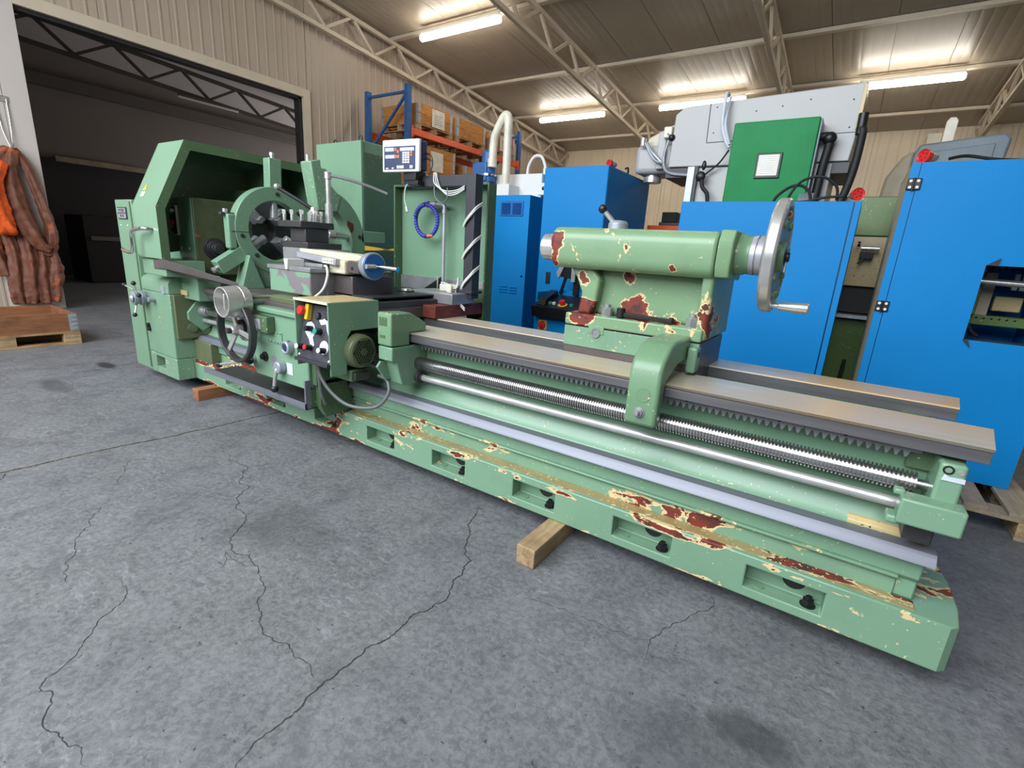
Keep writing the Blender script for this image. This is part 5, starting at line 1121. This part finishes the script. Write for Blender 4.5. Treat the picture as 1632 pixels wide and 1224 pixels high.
def plug(x, y, z, rot, label, cord):
    t = thing('power_plug', label, 'plug', (x, y, z)); d = Vector((math.cos(rot), math.sin(rot), .0)); o = Vector((x, y, z+.042))
    MB().rev(o, d, [(0, .034), (.035, .040), (.037, .036), (.030, .034), (.030, .0)], 20).obj('shroud', 'red', t, .002)
    MB().rev(o, -d, [(0, .034), (.02, .028), (.05, .022), (.06, .014)], 16).obj('plug_body', 'galv', t)
    for k in range(5): an = 2*PI*k/5; a = d.cross(Vector((0, 0, 1))); MB().rev(o+d*.0301+a*(.02*math.cos(an))+Vector((0, 0, .02*math.sin(an))), d, [(0, .005), (.003, 0)], 8).obj('contact_hole', 'black', t)
    MB().tube(cord, .009, 10, 6).obj('cord', 'rubber', t)
plug(.235, 3.86, 1.936, 3.9, 'red industrial plug on the left corner of the blue cabinet with the window', [(.34, 3.93, 1.975), (.42, 3.98, 1.995), (.55, 4.0, 1.975), (.70, 4.02, 1.965), (.80, 4.05, 1.96), (.85, 4.1, 1.99), (.90, 4.15, 1.95)])
plug(-.075, 4.06, 1.757, -1.15, 'red industrial plug lying on the front right corner of the wide blue cabinet', [(-.14, 4.16, 1.80), (-.25, 4.2, 1.80), (-.38, 4.22, 1.775), (-.48, 4.2, 1.78), (-.42, 4.18, 1.90), (-.30, 4.16, 1.93), (-.20, 4.18, 1.87), (-.18, 4.2, 1.78)])
plug(-2.12, 4.72, 2.131, 4.2, 'red industrial plug on top of the tall blue cabinet behind the quill', [(-2.07, 4.96, 2.17), (-2.08, 5.05, 2.19), (-2.15, 5.2, 2.15), (-2.3, 5.3, 2.145)])

# middle blue cabinet
cm = thing('wide_blue_cabinet', 'wide bright blue cabinet directly behind the tailstock handwheel', 'cabinet', (-.6, 4.3, .144))
m = MB(); m.box(-1.178, -.072, 4.0, 4.62, .146, 1.752); m.obj('body', 'blue', cm, .004)
MB().box(-.066, -.030, 4.0, 4.62, .146, 1.752).obj('hinge_stile', 'blue', cm, .002); MB().box(-.074, -.064, 4.006, 4.6, .15, 1.748).obj('door_gap', 'black', cm)
nb = MB().box(-.93, -.785, 3.995, 4.0, 1.04, 1.30).obj('open_recess', 'black_metal', cm)
for i, (z, l) in enumerate(((1.27, .13), (1.23, .12), (1.16, .11), (1.13, .09), (1.08, .09))): MB().box(-.92, -.92+l, 3.975, 3.995, z-.012, z+.012).obj('contactor_row', 'plate', nb, .002)
pallet(-1.2, 3.95, 0, 1.2, .8, 'pallet hidden under the wide blue cabinet', deck_along='x')
# tall blue cabinet at centre
MBt = thing('tall_blue_cabinet', 'tall plain blue cabinet behind the tailstock quill', 'cabinet', (-2.38, 5, 0))
MB().box(-2.73, -2.04, 4.5, 5.62, .0, 2.127).obj('body', 'blue', MBt, .004); MB().box(-2.725, -2.045, 4.495, 4.5, .08, 2.12).obj('door', 'blue', MBt, .002)
MB().box(-2.62, -2.57, 4.485, 4.495, 1.0, 1.12).obj('door_handle', 'black', MBt, .004)
MB().box(-2.042, -2.036, 4.56, 5.0, .90, 1.5).obj('recess', 'black_metal', MBt)
# operator console in front of it
oc = thing('operator_console', 'low blue operator console with red emergency stop behind the rear way', 'console', (-2.1, 4.1, 0))
MB().box(-2.42, -1.62, 4.0, 4.35, 0, .80).obj('body', 'blue', oc, .006); MB().prism([(3.90, .73), (3.88, .83), (4.16, .93), (4.2, .80), (4.0, .72)], -2.40, -1.72, 'x').obj('desk', 'black', oc, .006)
MB().box(-2.42, -2.405, 4.0, 4.3, .80, .95).obj('side_cheek', 'blue', oc, .003); MB().box(-2.40, -1.65, 4.22, 4.27, .86, .97).obj('rear_cheek', 'blue', oc, .003)
for x in (-2.32, -1.90): MB().prism([(3.90, .84), (3.94, .90), (4.14, .97), (4.16, .93)], x-.03, x+.05, 'x').obj('handle_guard', 'black', oc, .004)
for i, (x, c) in enumerate(((-2.36, 'gbutton'), (-2.24, 'gbutton'), (-2.20, 'wbutton'), (-2.02, 'gbutton'), (-1.82, 'gbutton'))): MB().rev((x, 3.96, .855), (0, -.35, .93), [(0, .018), (.02, .016), (.022, 0)], 14).obj('button', c, oc)
MB().rev((-2.11, 3.96, .853), (0, -.35, .93), [(0, .045), (.008, .045)], 20).obj('stop_base', 'yellow', oc); MB().rev((-2.11, 3.957, .861), (0, -.35, .93), [(0, .02), (.02, .02), (.022, .03), (.04, .028), (.045, 0)], 18).obj('stop_button', 'red', oc)
MB().box(-2.37, -2.28, 3.99, 4.0, .60, .69).obj('switch_plate', 'yellow', oc, .002); MB().rev((-2.325, 3.99, .645), (0, -1, 0), [(0, .038), (.02, .036), (.022, .02), (.04, .02)], 18).obj('main_switch', 'red', oc)
sc_ = thing('pendant_screen', 'black monitor arm with pale screen edge between the tall blue cabinet and the tailstock nose', 'screen', (-2.2, 4.2, .93))
m = MB(); m.prism([(-2.27, 1.10), (-2.20, 1.26), (-2.10, 1.27), (-2.10, 1.08)], 4.15, 4.22, 'y'); m.bar((-2.22, 4.19, 1.10), (-2.27, 4.19, .935), .025); m.box(-2.13, -2.08, 4.17, 4.215, .935, 1.25); m.obj('arm', 'black', sc_, .003)
MB().prism([(-2.30, 1.13), (-2.235, 1.27), (-2.19, 1.27), (-2.27, 1.08)], 4.13, 4.15, 'y').obj('screen_edge', 'plate', sc_, .002)
MB().box(-2.14, -2.10, 4.13, 4.15, 1.06, 1.22).obj('bracket', 'galv', sc_, .002)

# louvred cabinet and white machine to the left
lc = thing('louvred_cabinet', 'deep blue machine cabinet with two louvre grilles beside the green splash guard', 'cabinet', (-3.1, 5, 0))
MB().box(-3.5, -2.885, 4.5, 5.15, 0, 1.875).obj('body', 'blue', lc, .004)
fr = MB().box(-3.25, -2.96, 4.49, 4.5, 1.665, 1.815).obj('louvre_frame', 'blue_dark', lc, .003)
for cx in (-3.175, -3.035):
    for i in range(9): MB().prism([(4.478, 1.685+.013*i), (4.49, 1.692+.013*i), (4.49, 1.683+.013*i)], cx-.055, cx+.055, 'x').obj('louvre', 'blue_dark', fr)
for cx in (-3.16, -3.03):
    for i in range(3): MB().prism([(4.485, .86+.03*i), (4.5, .872+.03*i), (4.5, .855+.03*i)], cx-.05, cx+.05, 'x').obj('vent_slot', 'blue', lc)
MB().rev((-2.93, 4.5, 1.05), (0, -1, 0), [(0, .012), (.012, .010)], 12).obj('lock', 'black', lc)
MB().box(-2.88, -2.80, 4.8, 5.1, .95, 1.2).obj('outlet_box', 'black_metal', lc, .004)
wm = thing('white_machine', 'white machine hood with cream pipes behind the louvred blue cabinet', 'machine', (-3.5, 5.2, 0))
MB().box(-4.05, -3.19, 5.2, 5.9, .0, 2.20).obj('hood', 'whitebox', wm, .008); MB().box(-3.19, -3.0, 5.25, 5.9, 0, 2.20).obj('side_panel', 'blue', wm, .006)
MB().prism([(-4.10, 2.0), (-4.08, 2.12), (-3.98, 2.20), (-3.9, 2.2), (-3.9, 2.0)], 5.21, 5.3, 'y').obj('round_shoulder', 'pvc', wm, .02)
MB().box(-3.18, -3.06, 5.1, 5.24, 1.95, 2.08).obj('corner_bracket', 'whitebox', wm, .004); MB().rev((-3.10, 5.1, 2.02), (0, -1, 0), [(0, .022), (.004, 0)], 12).obj('bracket_bolt', 'black', wm)
MB().box(-3.72, -3.50, 4.98, 5.2, 1.88, 2.06).obj('pipe_socket', 'whitebox', wm, .006)
MB().tube([(-3.60, 5.05, 1.98), (-3.60, 5.05, 2.4), (-3.605, 5.05, 2.74), (-3.63, 5.05, 2.81), (-3.68, 5.05, 2.79), (-3.76, 5.05, 2.66), (-3.80, 5.05, 2.55), (-3.81, 5.05, 2.32)], .048, 16, 6).obj('bent_pipe', 'pvc', wm)
MB().cyl((-3.81, 5.05, 2.26), (-3.81, 5.05, 2.35), .056).obj('pipe_collar', 'pvc', wm)
MB().tube([(-3.46, 5.3, 2.18), (-3.45, 5.3, 2.30), (-3.38, 5.3, 2.40), (-3.28, 5.3, 2.40), (-3.22, 5.3, 2.30), (-3.21, 5.3, 2.22)], .018, 10, 6).obj('clear_hose', 'whitebox', wm); MB().cyl((-3.21, 5.3, 2.19), (-3.21, 5.3, 2.27), .028).obj('hose_fitting', 'pvc', wm)
bm_ = thing('blue_motor_head', 'blue motor head with metal collar behind the readout post', 'machine', (-3.95, 5.1, 0))
MB().rev((-3.90, 5.1, 2.10), (0, 0, 1), [(0, .085), (.06, .085), (.07, .10), (.09, .10), (.10, .085), (.33, .085), (.36, .06), (.36, 0)], 26).obj('motor', 'blue_shelf', bm_, .003)
MB().box(-4.08, -3.86, 5.0, 5.2, 2.10, 2.32).obj('gear_housing', 'blue_shelf', bm_, .02, 3); MB().rev((-3.90, 5.1, 2.17), (0, 0, 1), [(0, .102), (.02, .102)], 26).obj('collar', 'chrome', bm_)
MB().box(-4.05, -3.84, 5.0, 5.19, 0, 2.10).obj('column', 'blue_shelf', bm_, .01)

# grey milling machine
mm = thing('milling_machine', 'large light grey milling machine with swivel head towering behind the blue cabinets', 'machine', (-.9, 5.4, 0))
m = MB(); m.prism([(-1.655, 2.175), (-1.645, 2.63), (-1.57, 2.69), (-.195, 2.735), (-.18, 2.37), (-.195, 2.17)], 5.0, 5.75, 'y'); m.obj('ram_housing', 'greybox', mm, .008)
MB().prism([(-1.325, 2.375), (-.185, 2.385), (-.188, 2.38), (-1.33, 2.368)], 4.997, 5.001, 'y').obj('panel_joint', 'black_metal', mm); MB().prism([(-1.333, 2.372), (-1.345, 2.70), (-1.337, 2.70), (-1.326, 2.37)], 4.997, 5.001, 'y').obj('panel_joint', 'black_metal', mm)
for x, z in ((-1.28, 2.66), (-.95, 2.60), (-.55, 2.65), (-.25, 2.62), (-.75, 2.62), (-.24, 2.42), (-1.28, 2.45)): MB().rev((x, 5.0, z), (0, -1, 0), [(0, .007), (.002, 0)], 8).obj('panel_screw', 'steel_dark', mm)
MB().box(-.20, -.172, 4.99, 5.75, 2.40, 2.73).obj('end_flange', 'creamy', mm, .003)
MB().box(-.85, -.18, 5.02, 5.7, 2.08, 2.17).obj('slide_way', 'black', mm, .004); MB().box(-1.68, -1.40, 5.02, 5.6, 2.08, 2.17).obj('slide_way', 'black_metal', mm, .004)
MB().box(-1.43, -.30, 5.0, 5.7, .0, 2.16).obj('column', 'greybox', mm, .006); MB().box(-1.45, -1.385, 4.95, 5.0, 1.2, 2.165).obj('column_way', 'galv', mm, .003); MB().box(-1.385, -1.36, 4.96, 5.0, 1.2, 2.165).obj('way_shadow_strip', 'black_metal', mm)  # last bar is solid black, put in as shade beside the column way
hd_ = MB().box(-2.06, -1.66, 5.15, 5.55, 2.15, 2.42).obj('milling_head', 'greybox', mm, .05, 4)
MB().cyl((-1.93, 5.3, 2.44), (-1.66, 5.15, 2.50), .085, n=24).obj('vertical_motor', 'pvc', hd_, .006)
MB().rev((-1.90, 5.3, 2.08), (0, 0, 1), [(0, .09), (.05, .09), (.055, .075), (.08, .075)], 26).obj('spindle_nose', 'steel', hd_)
MB().box(-1.82, -1.74, 5.10, 5.2, 2.18, 2.52).obj('swivel_plate', 'greybox', hd_, .01)
for p in ([(-1.92, 5.08, 2.42), (-1.86, 5.05, 2.34), (-1.76, 5.03, 2.25), (-1.70, 5.03, 2.20)], [(-1.70, 5.05, 2.42), (-1.72, 5.03, 2.30), (-1.70, 5.02, 2.18), (-1.62, 5.0, 2.12), (-1.45, 5.0, 2.10)], [(-1.94, 5.08, 2.42), (-1.82, 5.04, 2.26), (-1.72, 5.02, 2.22)]): MB().tube(p, .014, 8, 5).obj('head_cable', 'galv', hd_)
MB().sphere((-1.655, 5.0, 2.435), .032).obj('ball_knob', 'black', hd_); MB().cyl((-1.655, 5.0, 2.44), (-1.74, 5.08, 2.50), .012).obj('lever', 'steel', hd_)
MB().box(-1.76, -1.68, 5.05, 5.15, 2.45, 2.55).obj('terminal_box', 'pvc', hd_, .01); MB().cyl((-1.97, 5.1, 2.40), (-1.97, 5.1, 2.47), .03).obj('cap', 'steel', hd_)
eb = MB().box(-1.06, -.43, 4.78, 5.0, 1.80, 2.465).obj('electric_box', 'emerald', mm, .008)
MB().box(-.43, -.415, 4.80, 5.0, 1.80, 2.455).obj('box_side', 'bgrey', eb, .003)
v_ = MB().box(-.838, -.648, 4.765, 4.78, 2.02, 2.215).obj('vent_frame', 'black', eb, .004); MB().box(-.822, -.664, 4.758, 4.766, 2.036, 2.20).obj('vent_filter', 'pvc', v_, .003)
for i in range(11): MB().box(-.818, -.668, 4.7545, 4.759, 2.042+.0142*i, 2.049+.0142*i).obj('vent_slat', 'whitebox', v_)
MB().rev((-1.06, 4.88, 1.90), (-1, 0, 0), [(0, .03), (.02, .028), (.022, 0)], 14).obj('side_button', 'yellow', eb)
MB().tube([(-1.20, 5.0, 2.75), (-1.195, 4.9, 2.72), (-1.19, 4.9, 2.5), (-1.14, 4.9, 2.36), (-1.10, 4.9, 2.3)], .016, 10, 6).obj('clear_hose', 'smear', mm); MB().tube([(-1.17, 4.97, 2.72), (-1.165, 4.9, 2.5), (-1.10, 4.88, 2.32)], .012, 8, 6).obj('clear_hose', 'smear', mm)
MB().tube([(-1.10, 4.9, 2.28), (-1.17, 4.92, 2.18), (-1.26, 4.94, 2.11), (-1.30, 4.95, 2.08)], .008, 8, 5).obj('thin_cable', 'rubber', mm)
cl = MB().tube([(-1.30, 4.9, 2.06), (-1.28, 4.9, 1.98), (-1.23, 4.9, 1.92), (-1.21, 4.9, 1.82)], .018, 10, 5).obj('coolant_hose', 'rubber', mm)
MB().sphere((-1.31, 4.9, 2.07), .045, 12, 8, (1, .6, 1)).obj('cable_clamp', 'black', cl); MB().sphere((-1.29, 4.89, 2.16), .03, 10, 6, (.7, .6, 1.4)).obj('clamp_wing', 'black', cl)
for pts, r in (([(-.42, 4.9, 2.34), (-.36, 4.9, 2.34), (-.345, 4.9, 2.29), (-.36, 4.9, 2.1), (-.37, 4.9, 1.78)], .032), ([(-.17, 4.95, 2.40), (-.145, 4.93, 2.38), (-.14, 4.93, 2.30), (-.145, 4.93, 2.1), (-.17, 4.93, 1.92), (-.22, 4.93, 1.74)], .030)):
    MB().tube(pts, r, 12, 6).obj('flexible_conduit', 'rubber', mm)
MB().sphere((-.35, 4.9, 2.325), .05, 12, 8).obj('conduit_elbow', 'black', mm); MB().cyl((-.155, 4.94, 2.35), (-.16, 4.95, 2.50), .034).obj('conduit_elbow', 'black', mm)
MB().cyl((-.47, 4.75, 1.82), (-.36, 4.75, 1.82), .08).obj('motor_end', 'bgrey', mm, .006)
MB().tube([(-.62, 4.5, 1.77), (-.60, 4.5, 1.84), (-.52, 4.5, 1.91), (-.44, 4.5, 1.92), (-.38, 4.5, 1.87), (-.36, 4.5, 1.80)], .011, 8, 5).obj('slack_cable', 'rubber', mm)

# green and cream machine in the gap
gm = thing('green_cream_machine', 'old green and cream machine seen in the gap between the two right blue cabinets', 'machine', (.1, 5.3, 0))
MB().box(-.16, .72, 5.0, 5.6, 1.60, 1.90).obj('gear_head', 'olive', gm, .008); MB().box(-.16, .72, 5.02, 5.6, 1.50, 1.60).obj('head_band', 'beige', gm, .004)
MB().box(-.16, .72, 5.0, 5.6, 1.20, 1.50).obj('upper_body', 'creamy', gm, .006); MB().box(-.16, .72, 5.05, 5.6, .98, 1.20).obj('dark_band', 'dark', gm, .004)
MB().box(-.16, .72, 4.9, 5.6, .94, .97).obj('table_edge', 'galv', gm, .003); MB().box(-.16, .72, 5.0, 5.6, .16, .93).obj('pedestal', 'olive', gm, .006); MB().box(-.16, .72, 4.9, 5.6, .0, .16).obj('plinth', 'wood', gm, .004)
g2 = MB().cyl((.03, 4.92, 1.50), (.15, 4.92, 1.50), .020).obj('spindle_stub', 'steel', gm); MB().box(.03, .12, 4.9, 4.98, 1.42, 1.47).obj('clamp_block', 'black_iron', g2, .003); MB().rev((.0, 4.92, 1.53), (1, 0, 0), [(0, .022), (.02, .02)], 12).obj('knob', 'black', g2); MB().cyl((.06, 4.9, 1.42), (.03, 4.88, 1.38), .008).obj('lever', 'steel_dark', g2)
MB().tube([(.10, 4.9, .60), (.09, 4.88, .4), (.05, 4.86, .25), (.04, 4.86, .2)], .014, 8, 5).obj('hanging_hose', 'rubber', gm)
# grey cabinet behind
gb = thing('grey_switch_cabinet', 'blue-grey metal cover with pressed panel rising above the right blue cabinet', 'cabinet', (.6, 5.6, 0))
m = MB(); m.prism([(.235, 2.05), (.25, 2.35), (.285, 2.45), (.84, 2.51), (.885, 2.47), (.86, 2.05)], 5.95, 6.5, 'y'); m.obj('cover', 'bgrey', gb, .02, 3)
m = MB(); m.prism([(.34, 2.09), (.35, 2.38), (.79, 2.43), (.79, 2.10)], 5.938, 5.95, 'y'); m.obj('pressed_panel', 'bgrey', gb, .008)
MB().box(.28, .86, 6.0, 6.5, 0, 2.05).obj('stand', 'bgrey', gb, .006)
MB().prism([(.06, 1.7), (.09, 2.18), (.18, 2.35), (.26, 2.40), (.26, 1.7)], 5.95, 6.5, 'y').obj('rounded_column', 'beige', gb, .02, 3)
MB().prism([(.44, 2.44), (.44, 2.66), (.46, 2.69), (.50, 2.69), (.52, 2.66), (.52, 2.44)], 6.1, 6.15, 'y').obj('top_bracket', 'pvc', gb, .006); MB().box(.33, .44, 6.15, 6.3, 2.44, 2.58).obj('valve_block', 'beige', gb, .006)
# work table behind the gap at the middle
wt = thing('machine_vice', 'small dark machine vice on a table between the blue cabinets', 'vice', (-1.62, 6.0, 1.74))
MB().box(-1.98, -1.80, 6.0, 6.15, 1.745, 1.86).obj('jaw', 'black_iron', wt, .008); MB().box(-2.0, -1.70, 5.98, 6.18, 1.701, 1.745).obj('vice_base', 'steel_dark', wt, .004)
tb = thing('machine_table', 'machine table with orange edge and bright aluminium block between two blue cabinets', 'table', (-1.7, 6.1, 0))
MB().box(-2.1, -1.35, 5.9, 6.3, 1.66, 1.70).obj('table_top', 'steel_dark', tb, .004); MB().box(-2.1, -1.35, 5.885, 5.90, 1.64, 1.70).obj('table_edge', 'orange', tb, .002); MB().box(-1.68, -1.42, 5.98, 6.2, 1.70, 1.78).obj('bright_block', 'plate', tb, .004); MB().box(-2.0, -1.5, 5.95, 6.25, 0, 1.66).obj('table_leg', 'dark', tb, .004)

for o in bpy.data.objects:
    if '_o' in o: del o['_o']
